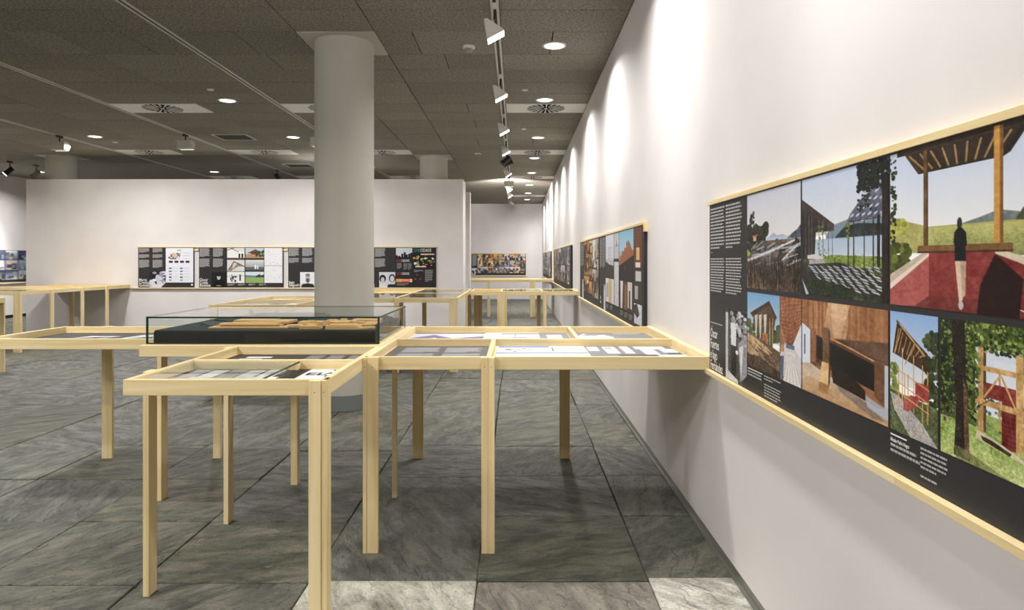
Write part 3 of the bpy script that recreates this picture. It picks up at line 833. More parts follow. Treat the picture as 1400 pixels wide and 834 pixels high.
text_rows('caption_text', R(1.325, .808), UR, VD, .086, .062, 7, INKG, pn, 9, fill=.45, last=.8, skip=(5,))
# row dividers are the bare charcoal board

# ledges and top rails along the right wall (pine)
def rail_right(name, label, y_far, y_near, z0, z1, depth, cuts=()):
    t = thing(name, label, 'rail', (XR, (y_far + y_near) / 2, z0))
    ys = [y_near] + sorted(cuts) + [y_far]
    for a, b_ in zip(ys[:-1], ys[1:]):
        MB().box(XR - depth, XR, a + .0006, b_ - .0006, z0, z1).build('pine_strip', WOOD['y'], t, bevel=.0008)
    return t
rail_right('panel_ledge', 'pine ledge carrying the large lakeside photograph panel', 2.805, 0.5, .715, .7325, .04, (1.37,))
rail_right('panel_top_rail', 'pine strip along the top of the large lakeside photograph panel', 2.77, 0.5, 1.3885, 1.405, .026, (1.46,))

# second panel group, third and fourth, further along the wall
def panel_strip(cells, y_far, y_near, parent):
    """cells: list of (y_far, y_near, z1, z0, canvas)"""
    for a, b_, z1, z0, cv in cells: pic_R(cv, a, b_, z1, z0, parent)

p2 = panel_right('photo_board', 'charcoal panel with a brick stepped building under blue sky', 6.43, 4.20, CHAR)
c = Canvas(60, 90, (212,214,222)); c.rect(.3,.3,.75,.31,(130,130,140)); [c.rect(.3,.34+.05*k,.72,.35+.05*k,(150,150,160)) for k in range(5)]; c.poly([(0,.62),(.5,.7),(1,.72),(1,1),(0,1)],(62,58,48)); [c.line((.12*k,.9),(.12*k,.55+.02*(k%3)),.03,(70,66,60)) for k in range(9)]
pic_R(c, 5.98, 5.48, 1.384, 1.03, p2)
c = Canvas(40, 90, (196,194,196)); c.grect(0,0,1,.4,(176,178,188),(214,212,214)); c.poly([(.3,.5),(.5,.2),(.8,.5)],(150,146,146)); c.rect(0,.93,1,1,(60,58,58))
pic_R(c, 5.46, 5.22, 1.384, 1.17, p2)
c = Canvas(40, 90, (206,206,212)); c.noise(10,0,0,1,1,3); pic_R(c, 5.46, 5.22, 1.16, .82, p2)
c = Canvas(120, 150); c.grect(0,0,1,.6,(138,186,214),(186,210,220)); c.poly([(0,.62),(.1,.5),(.2,.5),(.25,.4),(.36,.42),(.4,.34),(.52,.36),(.52,.22),(.6,.26),(.66,.2),(.8,.3),(.9,.4),(1,.42),(1,.62),(0,.78)],(166,104,74))
for k in range(9): c.rect(.1*k+.05,.42,.1*k+.07,.66,(128,74,52))
c.poly([(0,.72),(1,.5),(1,1),(0,1)],(44,40,38)); c.rect(.4,.72,.46,.77,(150,50,44)); pic_R(c, 5.20, 4.56, 1.384, 1.03, p2, 'photo of a brick stepped building')
c = Canvas(50, 120, (112,66,46)); [c.rect(0,.08*k,1,.08*k+.012,(78,46,34)) for k in range(13)]; c.rect(.3,.5,.7,.8,(222,182,120)); c.rect(.2,.86,.8,.98,(228,222,210)); pic_R(c, 4.54, 4.26, 1.384, 1.12, p2)
c = Canvas(50, 90, (66,60,56)); c.rect(.2,.05,.9,.35,(206,204,200)); c.rect(.1,.5,.5,.9,(178,176,178)); pic_R(c, 4.54, 4.26, 1.11, .9, p2)
c = Canvas(70, 60, (222,222,224)); c.rect(.4,0,.75,1,(212,184,124)); c.rect(.1,.2,.35,.8,(176,180,190)); pic_R(c, 5.98, 5.48, 1.02, .82, p2)
c = Canvas(110, 70, (86,66,54)); c.poly([(.1,0),(.3,0),(.24,1),(.12,1)],(226,220,214)); c.rect(.4,.1,.55,1,(140,100,70)); c.rect(.62,0,.9,.9,(214,208,204)); c.rect(.7,.3,.78,1,(60,44,38)); pic_R(c, 5.20, 4.56, 1.02, .82, p2)
c = Canvas(40, 110, (216,216,220)); c.poly([(0,.1),(.4,0),(.7,.5),(.4,.7),(0,.5)],(70,66,66)); c.noise(14,0,0,1,.7,3); pic_R(c, 4.54, 4.26, .89, .76, p2)
c = Canvas(40, 90, (150,150,154)); c.poly([(.1,.2),(.8,0),(.9,1),(0,1)],(206,206,208)); c.noise(16,0,0,1,1,4); pic_R(c, 6.12, 5.99, .96, .735, p2)
for yy in (6.40, 6.20): text_rows('body_text', R(yy, 1.372), UR, VD, .18, .27, 20, INKG, p2, int(yy*9), fill=.5)
lettering('title_lettering', 'Carlos\nSeoane', .05, (XP, 6.40*PK, .86), UR, VD, INKW, p2, line=.8, sx=.8, bold=.0008)
for yy in (5.95, 5.7, 5.15, 4.95, 4.75): text_rows('caption_text', R(yy, .80), UR, VD, .15, .04, 4, INKG, p2, int(yy*7), fill=.4)

p3 = panel_right('photo_board', 'charcoal panel with golden brown interior photographs beside the brick building panel', 8.37, 6.46, CHAR)
text_rows('body_text', R(8.32, 1.372), UR, VD, .18, .27, 20, INKG, p3, 21); text_rows('body_text', R(8.11, 1.372), UR, VD, .18, .27, 20, INKG, p3, 22)
brown = [(176,124,70),(120,76,44),(206,160,96),(84,56,40),(226,196,140),(60,44,36)]
pic_R(mosaic(70,110,1,3,brown,11), 7.88, 7.36, 1.384, .82, p3)
pic_R(mosaic(50,110,1,4,brown+[(214,210,196),(176,180,140)],12), 7.34, 7.06, 1.384, .82, p3)
pic_R(mosaic(60,110,1,2,[(206,196,186),(150,110,80),(120,96,84),(226,220,214)],13), 7.04, 6.72, 1.384, .8, p3)
pic_R(mosaic(40,110,1,3,[(190,180,170),(84,64,56),(206,180,130)],14), 6.70, 6.5, 1.384, .8, p3)
c = Canvas(40, 90, (120,120,124)); c.poly([(.1,.1),(.7,0),(.9,1),(0,1)],(206,206,208)); c.noise(16,0,0,1,1,4); pic_R(c, 8.1, 7.92, .96, .735, p3)
rail_right('panel_ledge', 'pine ledge under the brick building panel and its golden neighbour', 8.45, 4.045, .715, .7325, .04, (6.2,))
rail_right('panel_top_rail', 'pine strip along the top of the brick building panel and its golden neighbour', 8.35, 4.13, 1.3885, 1.405, .026, (6.44,))
MB().box(XR - .026, XR, 4.13, 4.1565, 1.345, 1.3885).build('end_clip', WOOD['z'], [o for o in bpy.data.objects if o.get('label', '').startswith('pine strip along the top of the brick')][0])

grey = [(206,204,206),(150,140,136),(96,84,78),(176,150,126),(70,62,60),(226,224,224),(140,150,160)]
p4 = panel_right('photo_board', 'charcoal panel with narrow grey photographs between table ends along the long wall', 14.2, 9.72, CHAR)
pic_R(mosaic(160,90,8,2,grey,31), 13.9, 10.0, 1.384, .82, p4)
p5 = panel_right('photo_board', 'charcoal panel with small grey photographs nearest the far wall', 19.8, 15.35, CHAR)
pic_R(mosaic(120,70,8,3,grey,32), 19.6, 15.6, 1.384, .82, p5)
rail_right('panel_ledge', 'pine ledge under the narrow grey photograph panel', 14.25, 9.55, .715, .7325, .04)
rail_right('panel_top_rail', 'pine strip along the top of the narrow grey photograph panel', 14.22, 9.69, 1.3885, 1.405, .026)
rail_right('panel_ledge', 'pine ledge under the panel nearest the far wall', 19.85, 15.23, .715, .7325, .04)
rail_right('panel_top_rail', 'pine strip along the top of the panel nearest the far wall', 19.82, 15.32, 1.3885, 1.405, .026)

# panels on the partition (facing the camera)
YP = PY0 - PT - .0008
def panel_part(name, label, x0, x1, yface=PY0, mat=CHAR):
    t = thing(name, label, 'display panel', ((x0 + x1) / 2, yface, PZ0))
    MB().box(x0, x1, yface - PT, yface, PZ0, PZ1).build('board', mat, t)
    return t
UX = Vector((1, 0, 0))
def pic_P(cv, x0, x1, z1, z0, parent, label=None, y=YP):
    return print_obj('photo_print', cv, (x0, y, z1), (x1 - x0, 0, 0), (0, 0, z0 - z1), parent, label)
def bodies(parent, x, z1, w, hs, seed, y=YP):
    for k in range(2):
        z = z1
        for h, nn in hs:
            text_rows('body_text', (x + k * (w + .05), y, z), UX, VD, w, h, nn, INKG, parent, seed + k, fill=.62); z -= h + .03

a = panel_part('photo_board', 'charcoal and white panel with small product pictures, beside the bare wall', -6.185, -5.275)
bodies(a, -6.17, 1.375, .17, [(.07, 7), (.06, 6), (.13, 12)], 41)
lettering('title_lettering', 'Marta\nCristina\nGonzález', .062, (-6.175, YP, 0.889), UX, VD, INKW, a, line=.72, bold=.0007, sx=.9)
c = Canvas(60, 66, (34,34,44)); c.blobs(26,.3,.1,1,1,.06,.16,[(206,206,214),(150,150,164),(40,40,50),(236,236,240)]); c.ell(.5,.45,.14,.24,(196,196,204)); c.poly([(0,.55),(.2,.5),(.4,.8),(.8,.9),(.7,1),(0,1)],(214,214,222)); c.poly([(1,.7),(1,1),(.7,1)],(52,50,52)); pic_P(c, -6.0, -5.735, 1.0, .735, a)
c = Canvas(110, 120, (226,226,232))
c.blobs(40,.12,.16,.55,.33,.012,.035,[(160,130,110),(96,84,84),(60,56,80),(196,170,140),(120,110,130)]); c.ell(.34,.22,.07,.07,(206,186,160)); c.rect(.42,.05,.56,.09,(176,176,182))
for k in range(4): c.rect(.12+.2*k,.37,.26+.2*k,.43,(40,40,50))
for k in range(3): c.rect(.62,.14+.08*k,.88,.15+.08*k,(150,150,156))
for k in range(5):
    for q in range(2): c.rect(.12+.4*q,.57+.085*k,.22+.4*q,.61+.085*k,[(96,110,90),(60,130,190),(150,160,176),(84,76,80),(120,150,190)][k]); c.rect(.26+.4*q,.58+.085*k,.46+.4*q,.59+.085*k,(186,186,192))
pic_P(c, -5.735, -5.285, 1.38, .815, a); MB().box(-5.32,-5.29, PY0-PT-.0012, PY0-PT, .765,.79).build('square_mark', INKW, a)

a = panel_part('photo_board', 'charcoal panel with six house and meadow photographs and two map sheets', -5.19, -3.81)
bodies(a, -5.18, 1.375, .17, [(.14, 12), (.14, 12)], 51)
lettering('title_lettering', 'Óscar\nCosta\nBautista', .062, (-5.18, YP, 0.889), UX, VD, INKW, a, line=.72, bold=.0007, sx=.9)
c = Canvas(60, 66, (30,30,34)); c.ell(.48,.32,.12,.2,(186,186,190)); c.ell(.48,.18,.15,.12,(26,26,28)); c.poly([(.1,1),(.2,.6),(.48,.5),(.8,.6),(.9,1)],(18,18,20)); c.line((.35,.9),(.6,.9),.06,(150,150,154)); pic_P(c, -4.985, -4.74, .985, .74, a)
def house(c, v):
    pass
c = Canvas(80,50,(214,212,208)); c.poly([(.0,.3),(.3,.05),(.6,.3),(.98,.35),(.98,.9),(0,.95)],(232,230,226)); c.line((.02,.2),(.4,.02),.03,(60,54,48)); c.line((.2,.02),(.65,.35),.03,(70,64,56)); c.rect(.65,.5,.75,.85,(30,26,24)); c.rect(.82,.5,.92,.85,(30,26,24)); c.rect(0,.86,1,1,(90,70,52)); pic_P(c,-4.73,-4.445,1.38,1.195,a)
c = Canvas(80,50,(186,200,214)); c.poly([(.1,.45),(.55,.1),(.85,.4),(.8,.55)],(120,84,58)); c.rect(.3,.3,.75,.6,(96,62,44)); c.rect(0,.55,1,1,(176,140,104)); c.blobs(18,.6,.3,1,.7,.04,.09,[(60,72,40)]); c.rect(0,.88,1,1,(66,50,40)); pic_P(c,-4.43,-4.13,1.38,1.195,a)
c = Canvas(80,50,(210,208,206)); c.poly([(.1,.9),(.35,.15),(.62,.25),(.98,.55),(.6,.6),(.2,1)],(150,130,110)); c.poly([(.35,.2),(.58,.3),(.3,.85)],(204,196,188)); c.line((.05,.95),(.4,.15),.04,(56,44,36)); c.line((.4,.15),(1,.6),.04,(70,58,48)); pic_P(c,-4.73,-4.445,1.185,1.0,a)
c = Canvas(80,50,(196,198,202)); c.grect(0,0,1,.6,(214,214,216),(160,164,170)); c.rect(0,.62,1,1,(96,98,100)); c.rect(.5,.45,.58,.8,(232,232,234)); c.rect(.63,.5,.7,.8,(226,226,230)); c.rect(0,.88,1,1,(60,62,66)); pic_P(c,-4.43,-4.13,1.185,1.0,a)
c = Canvas(80,50,(228,226,224)); c.rect(.7,.25,.78,.8,(20,20,22)); c.blobs(20,.2,.3,.5,.9,.02,.06,[(36,34,34),(84,80,80)]); c.line((0,.4),(1,.35),.02,(120,116,114)); pic_P(c,-4.73,-4.445,.99,.808,a)
c = Canvas(80,50,(206,214,222)); c.poly([(0,.3),(.6,.35),(1,.3),(1,.6),(0,.6)],(110,122,136)); c.blobs(12,.6,.3,1,.5,.04,.09,[(52,60,60)]); c.rect(0,.5,1,1,(140,168,96)); pic_P(c,-4.43,-4.13,.99,.808,a)
c = Canvas(70,110,(226,226,228)); c.blobs(60,.05,.05,.95,.95,.008,.02,[(170,170,174),(190,186,184),(150,150,156)]); c.rect(0,.5,1,.51,(70,70,74)); pic_P(c,-4.12,-3.825,1.38,.808,a,'two pale map sheets')
for k in range(4): text_rows('caption_text', (-4.72 + .17*k, YP, .795), UX, VD, .12, .035, 3, INKG, a, 60 + k)

a = panel_part('photo_board', 'charcoal panel with a bearded portrait, next to the round column', -3.73, -2.62)
bodies(a, -3.72, 1.375, .17, [(.13, 11), (.08, 7)], 71)
lettering('title_lettering', 'Iago\nSalgueiro', .062, (-3.72, YP, 0.849), UX, VD, INKW, a, line=.72, bold=.0007, sx=.9)
c = Canvas(60, 66, (222,222,226)); c.ell(.5,.42,.16,.26,(186,184,184)); c.ell(.5,.55,.12,.14,(90,86,86)); c.ell(.5,.2,.15,.1,(120,116,114)); c.poly([(.05,1),(.15,.78),(.5,.72),(.85,.78),(.95,1)],(40,40,44)); c.rect(.42,.38,.47,.41,(40,40,44)); c.rect(.54,.38,.59,.41,(40,40,44)); pic_P(c, -3.535, -3.285, .985, .735, a)
pic_P(mosaic(80,90,2,2,grey,55), -3.27, -2.64, 1.38, .81, a)

a = panel_part('photo_board', 'dark panel with cinema and city posters and two portraits beside the column', -2.55, -1.31, mat=CHARK)
bodies(a, -2.53, 1.375, .17, [(.14, 12), (.14, 12)], 81)
MB().box(-2.55, -1.975, PY0-PT-.0004, PY0-PT+.001, PZ0, PZ1).build('charcoal_field', CHAR, a)
lettering('title_lettering', 'Ana e\nIria\nVázquez', .062, (-2.5, YP, 0.889), UX, VD, INKW, a, line=.72, bold=.0007, sx=.9)
c = Canvas(60, 66, (206,206,212)); c.ell(.22,.42,.2,.24,(24,24,28)); c.ell(.22,.5,.11,.17,(196,194,194)); c.poly([(0,1),(.05,.75),(.4,.75),(.45,1)],(216,214,216)); c.ell(.8,.4,.2,.26,(60,58,62)); c.ell(.8,.44,.13,.2,(206,204,204)); c.poly([(.5,1),(.55,.8),(1,.78),(1,1)],(36,36,40)); pic_P(c, -2.24, -1.978, .985, .735, a)
c = Canvas(70, 60, (206,210,218)); c.rect(0,.85,1,1,(30,28,30)); [c.rect(u,v,u+.12,1,(26,26,28)) for u,v in ((.0,.7),(.15,.75),(.33,.55),(.48,.4),(.6,.62),(.75,.55),(.88,.45))]; pic_P(c, -1.965, -1.70, 1.38, 1.21, a)
c = Canvas(70, 40, (214,110,70)); c.rect(0,0,.35,1,(226,150,80)); c.rect(.2,.25,.8,.5,(236,176,146)); c.rect(.86,0,1,1,(226,196,180)); pic_P(c, -1.965, -1.70, .875, .82, a)
def two_tone(x, z, size, first, mat):
    o = lettering('poster_lettering', first, size, (x, YP, z), UX, VD, mat, a, sx=.72, spacing=.95, bold=.0002)
    w = max(v.co.x for v in o.data.vertices) + PBASE[a][0] + .006
    lettering('poster_lettering', 'CIDADE', size, (w, YP, z), UX, VD, INKW, a, sx=.72, spacing=.95, bold=.0002)
two_tone(-1.962, 1.197, .052, 'CINE', INKR); two_tone(-1.962, .985, .052, 'CINE', INKR); two_tone(-1.685, 1.376, .072, 'CINE', INKT)
c = Canvas(100, 80, (26,24,24)); c.rect(.35,.02,.98,.1,(226,210,170)); c.blobs(70,.02,.12,.98,.9,.02,.07,[(206,90,60),(60,130,130),(226,220,200),(206,176,80),(30,40,40),(20,20,22),(20,20,22),(120,90,60),(150,180,110)]); c.rect(.1,.86,.6,.93,(226,226,222)); pic_P(c, -1.685, -1.33, 1.29, 1.05, a)
for xx, zz, w, h, n in ((-1.95, 1.13, .08, .1, 6), (-1.84, 1.13, .06, .11, 8), (-1.77, 1.13, .06, .11, 8), (-1.67, 1.02, .15, .04, 3), (-1.49, 1.02, .13, .2, 10), (-1.95, .80, .2, .04, 3)):
    text_rows('small_text', (xx, YP, zz), UX, VD, w, h, n, INKG, a, int(zz*100), fill=.35)
for xx, zz in ((-1.63, .93), (-1.58, .86), (-1.66, .86)): MB().box(xx, xx+.025, PY0-PT-.0012, PY0-PT, zz, zz+.02).build('red_mark', INKR, a)

def rail_part(name, label, x0, x1, z0, z1, depth, yface=PY0, posts=(), cuts=()):
    t = thing(name, label, 'rail', ((x0 + x1) / 2, yface, z0))
    xs = [x0] + sorted(cuts) + [x1]
    for p, q in zip(xs[:-1], xs[1:]): MB().box(p + .0006, q - .0006, yface - depth, yface, z0, z1).build('pine_strip', WOOD['x'], t, bevel=.0008)
    return t
rail_part('panel_ledge', 'pine ledge running along the partition under its four panels', -6.31, -1.27, .715, .7325, .04, cuts=(-4.4, -2.9))
rail_part('panel_top_rail', 'pine strip running along the partition over its four panels', -6.205, -1.285, 1.3885, 1.405, .026, cuts=(-4.4, -2.9))
for xx in (-5.233, -3.77, -2.585):
    tag(MB().box(xx - .0395, xx + .0325, PY0 - .02, PY0, 1.335, 1.36).build('panel_spacer', WOOD['x']), 'small pine spacer bridging two neighbouring panels on the partition', 'spacer', 'spacers between the partition panels')

# far wall panel
a = panel_part('photo_board', 'long panel crowded with colourful photographs on the far end wall', -1.36, 0.30, yface=YF)
col = [(206,150,90),(60,52,44),(226,222,224),(226,224,228),(176,110,80),(96,110,80),(170,186,206),(84,74,70),(230,180,110),(190,186,200),(120,104,110)]
pic_P(mosaic(150,66,9,3,col,77,gap=.006), -1.18, .29, 1.384, .80, a, y=YF - PT - .0008)
text_rows('body_text', (-1.34, YF-PT-.0008, 1.37), UX, VD, .14, .36, 20, INKG, a, 5, fill=.6)
c = Canvas(40,40,(214,214,218)); c.blobs(16,.1,.3,1,1,.08,.2,[(30,30,34),(90,90,96)]); pic_P(c,-1.35,-1.2,.95,.75,a,y=YF-PT-.0008)
rail_part('panel_ledge', 'pine ledge under the colourful panel on the far end wall', -1.38, .32, .705, .7325, .04, yface=YF)
rail_part('panel_top_rail', 'pine strip over the colourful panel on the far end wall', -1.38, .32, 1.3885, 1.41, .022, yface=YF)

# panel on the left wall seen past the partition end
t = thing('photo_board', 'blue-grey photograph panel on the white wall past the partition end', 'display panel', (XL, 13.4, PZ0))
MB().box(XL, XL + PT, 11.6, 15.4, PZ0, PZ1).build('board', CHAR, t)
blu = [(96,110,140),(206,212,226),(60,66,84),(150,160,176),(190,170,150),(226,226,232),(84,100,96)]
print_obj('photo_print', mosaic(120,70,10,3,blu,91,gap=.01,bg=(60,72,110)), (XL+PT+.0008, 11.7, 1.384), (0, 3.6, 0), (0, 0, -.60), t)
t = thing('panel_ledge', 'pine ledge under the blue-grey panel past the partition end', 'rail', (XL, 13.4, .705))
MB().box(XL, XL + .04, 11.5, 15.5, .705, .7325).build('pine_strip', WOOD['y'], t)

# ------------------------------------------------------------------ tables
TOP = 0.78; RH = 0.052; RT = 0.021; TRAY = 0.744
def table(label, x0, x1, y0, y1, legs, xdiv=(), ydiv=(), tray=True, name='display_table', wall_end=False, nails=False):
    """tray table of upright pine rails. xdiv: (x, ya, yb) boards running away from the camera;
       ydiv: (y, xa, xb) boards running across. legs: lists of boxes (x0,x1,y0,y1)"""
    t = thing(name, label, 'table', ((x0 + x1) / 2, (y0 + y1) / 2, 0))
    z0, z1 = TOP - RH, TOP
    MB().box(x0, x1, y0, y0 + RT, z0, z1).build('front_rail', WOOD['x'], t, bevel=.0012)
    MB().box(x0, x1, y1 - RT, y1, z0, z1).build('back_rail', WOOD['x'], t, bevel=.0012)
    MB().box(x0, x0 + RT, y0 + RT, y1 - RT, z0, z1 - .0004).build('side_rail', WOOD['y'], t, bevel=.0012)
    e0, e1 = (x1 - RT, x1) if not wall_end else (x1, XR - .001)
    MB().box(e0, e1, y0 + (RT if not wall_end else -.002), y1 - (RT if not wall_end else -.002), z0 - (.0 if not wall_end else .004), z1 + (0 if not wall_end else .002)).build('side_rail', WOOD['y'], t, bevel=.0012)
    for x, ya, yb in xdiv: MB().box(x - RT/2, x + RT/2, ya, yb, z0 + .006, z1 - .0006).build('divider', WOOD['y'], t, bevel=.0012)
    for y, xa, xb in ydiv: MB().box(xa, xb, y - RT/2, y + RT/2, z0 + .006, z1 - .0003).build('divider', WOOD['x'], t, bevel=.0012)
    if tray: MB().box(x0 + .004, x1 - .004, y0 + .004, y1 - .004, TRAY - .012, TRAY).build('tray_board', WOOD['x'], t)
    for lg in legs:
        mb = MB()
        for (a, b_, c_, d) in lg: mb.box(a, b_, c_, d, -.004, TOP)
        lo = mb.build('leg', WOOD['z'], t, bevel=.001)
        if nails and lg[0][2] < y0:
            for (a, b_, c_, d) in lg: MB().box((a+b_)/2-.0016, (a+b_)/2+.0016, c_-.0006, c_+.002, TOP-.0395, TOP-.0365).build('nail_head', NAIL, lo)
    return t

def Lf(x, y, w=.045, s=.0165, d=.055, flip=1):
    """L-shaped leg seen from the front: facing board plus a side board; x is the outer edge, flip -1 mirrors"""
    if flip > 0: return [(x + s, x + s + w, y - .018, y), (x, x + s - .0005, y - .021, y + d)]
    return [(x - s - w, x - s, y - .018, y), (x - s + .0005, x, y - .014, y + d)]

# A: front tray
A = table('pine tray table with a glass sheet over book pages and a lettered white sheet', -1.277, -.612, 2.217, 3.10,
      [[(-.668, -.629, 2.196, 2.217), (-.6285, -.6122, 2.201, 2.26)], [(-1.2985, -1.2775, 2.375, 2.43)],
       [(-1.2985, -1.2775, 3.03, 3.085)]], ydiv=[(2.672, -1.256, -.633)], nails=True)
# B: tray table fixed to the long wall
B = table('wide pine tray table with one end fixed to the long panel wall', -.611, .768, 2.745, 4.03,
      [[(-.596, -.551, 2.724, 2.745), (-.6112, -.5965, 2.721, 2.80)], [(-.1385, -.112, 2.722, 2.745), (-.1115, -.0855, 2.7205, 2.745)],
       [(.257, .318, 4.031, 4.052)], [(-.611, -.548, 4.031, 4.052)], [(-.6105, -.588, 3.36, 3.385)]],
      xdiv=[(-.11, 2.766, 3.38), (.31, 3.40, 4.01)], ydiv=[(3.39, -.59, .768)], wall_end=True, nails=True)
# C: table under the vitrine
C = table('pine table carrying the glass model case', -1.722, -.614, 3.118, 4.03,
      [[(-1.743, -1.7225, 3.315, 3.375)], [(-1.7215, -1.685, 4.031, 4.05)], [(-1.175, -1.14, 3.56, 3.60)]], ydiv=[])
tag(MB().box(-1.70, -.636, 3.14, 4.008, TRAY + .001, TOP - .0005).build('case_board', WOOD['x'], C))
# E: tray at the left edge
E = table('pine tray table of grey drawings beside the glass model case', -2.667, -1.7455, 3.38, 4.03,
      [[(-2.447, -2.386, 4.031, 4.052)], [(-1.79, -1.7455, 4.031, 4.05)]])
# F and G: behind the column
F = table('pine tray table standing behind the column, near its shadowed side', -2.72, -1.955, 6.04, 7.6,
      [[(-2.7, -2.64, 6.02, 6.04)], [(-2.742, -2.7205, 7.0, 7.06)], [(-2.70, -2.64, 7.601, 7.62)], [(-2.0, -1.955, 7.601, 7.622)], [(-2.02, -1.955, 6.02, 6.04)],
       [(-2.25, -2.2, 7.601, 7.62)]], ydiv=[(6.8, -2.70, -1.97)])
G = table('glass-topped pine tray table between the column and the passage', -1.93, -.612, 7.18, 9.45,
      [[(-.70, -.655, 7.159, 7.18), (-.6545, -.612, 7.157, 7.20)], [(-.611, -.59, 8.25, 8.31)], [(-.70, -.62, 9.451, 9.472)], [(-1.30, -1.24, 9.451, 9.472)],
       [(-1.28, -1.23, 7.159, 7.18)], [(-1.62, -1.56, 9.451, 9.472)]],
      xdiv=[(-1.27, 7.20, 9.43)], ydiv=[(8.31, -1.91, -.633)])
# H: tray fixed to the long wall
H = table('narrow pine tray table fixed to the long wall beyond the brick building panel', -.588, .768, 8.72, 9.50,
      [[(-.24, -.175, 8.699, 8.72), (-.1745, -.115, 8.697, 8.72)], [(.345, .39, 8.699, 8.72)], [(-.587, -.47, 9.501, 9.522)], [(.29, .345, 9.501, 9.522)]],
      xdiv=[(.34, 8.74, 9.48), (-.19, 8.74, 9.48)], wall_end=True)
# I: far table
I = table('pine tray table fixed to the long wall near the far end wall', -1.14, .768, 14.3, 15.2,
      [[(.29, .40, 14.279, 14.3)], [(-.60, -.54, 14.279, 14.3)], [(-1.1, -1.04, 15.201, 15.22)]], wall_end=True, xdiv=[(.34, 14.32, 15.18)])
# J: run of trays ending at the partition
J = table('long pine tray table with many legs ending against the partition', -7.6, -6.32, 8.72, 11.19,
      [[(-6.41, -6.365, 8.70, 8.72), (-6.3645, -6.319, 8.698, 8.74)], [(-6.319, -6.298, 9.25, 9.31)], [(-6.319, -6.298, 9.90, 9.96)], [(-6.319, -6.298, 10.50, 10.56)],
       [(-7.6, -7.54, 8.70, 8.72)], [(-7.622, -7.601, 9.5, 9.56)], [(-7.622, -7.601, 10.4, 10.46)], [(-7.0, -6.95, 10.7, 10.75)]],
      ydiv=[(9.3, -7.58, -6.34), (9.95, -7.58, -6.34), (10.55, -7.58, -6.34)])
K = table('pine tray table standing apart in front of the long run of trays', -6.6, -5.372, 6.45, 7.16,
      [[(-5.43, -5.372, 7.161, 7.182)], [(-6.6, -6.54, 7.161, 7.182)], [(-6.6, -6.54, 6.43, 6.45)], [(-5.43, -5.372, 6.43, 6.45)]])

# ------------------------------------------------------------------ sheets lying in the trays
SZ = TRAY + .0012
def sheet(name, label, cv, x0, x1, y0, y1, z=SZ, cat='print'):
    """print lying flat: canvas top edge points away from the camera"""
    o = print_obj(name, cv, (x0, y1, z), (x1 - x0, 0, 0), (0, y0 - y1, 0))
    # give the paper its thickness
    md = o.modifiers.new('thickness', 'SOLIDIFY'); md.thickness = .001; md.offset = -1
    return tag(o, label, cat)
# table A
c = Canvas(150, 90, (52,50,48))
for k, u in enumerate((.06,.24,.42,.6,.78)): c.rect(u,.05+.04*(k%2),u+.15,.55,[(190,176,176),(226,224,222),(150,140,138),(206,202,200),(226,226,226)][k])
c.rect(.02,.5,.2,.98,(176,160,162)); c.rect(.2,.5,.38,.98,(226,224,224)); c.rect(.38,.55,.62,.98,(196,178,176)); c.rect(.62,.5,.8,.98,(216,206,204)); c.rect(.8,.5,1,.98,(230,228,226)); c.ell(.5,.3,.1,.15,(130,122,120))
c.text(.82,.1,.98,.4,7,(150,150,150)); c.noise(6,0,0,1,1,4)
sheet('book_page_sheet', 'pinkish and white book page prints lying under the glass sheet', c, -1.25, -.86, 2.30, 2.655)
sheet('black_backing_sheet', 'narrow black backing card beside the glass sheet', Canvas(8, 8, (38,36,36)), -.855, -.795, 2.245, 2.655)
c = Canvas(60, 120, (232,232,234)); c.rect(.1,.05,.4,.07,(150,150,156))
ws = sheet('white_lettered_sheet', 'white sheet with large black letters in the front tray', c, -.79, -.638, 2.245, 2.655)
for (txt, xx, yy, ss) in (('EL', -.782, 2.575, .082), ('AR', -.712, 2.575, .052), ('2', -.70, 2.51, .05), ('LE', -.70, 2.638, .03)):
    lettering('bold_lettering', txt, ss, (xx, yy, SZ + .0008), (1, 0, 0), (0, -1, 0), INKD, ws, bold=.002)
c = Canvas(160, 90, (50,48,47)); c.rect(.12,.2,.3,.3,(226,226,226)); c.rect(.1,.36,.26,.44,(226,226,226)); c.rect(.06,.5,.22,.58,(220,220,220))
for k in range(3): c.text(.55+.15*k,.1,.67+.15*k,.75,12,(196,196,196))
sheet('text_sheet', 'black sheet with a white title and three text columns behind the lettered sheet', c, -1.245, -.64, 2.69, 3.075)
# wooden block and glass sheet
g = thing('glass_sheet', 'clear glass sheet resting over the book page prints', 'glass', (-1.05, 2.45, TOP))
MB().box(-1.254, -.845, 2.24, 2.658, TOP - .011, TOP - .005).build('pane', GLASS, g)
MB().box(-.8455, -.842, 2.24, 2.658, TOP - .011, TOP - .005).build('polished_edge', GLEDGE, g)
tag(MB().box(-.872, -.838, 2.62, 2.66, TRAY + .0025, TOP - .0112).build('support_block', WOOD['z']), 'small pine block propping up the glass sheet', 'block')
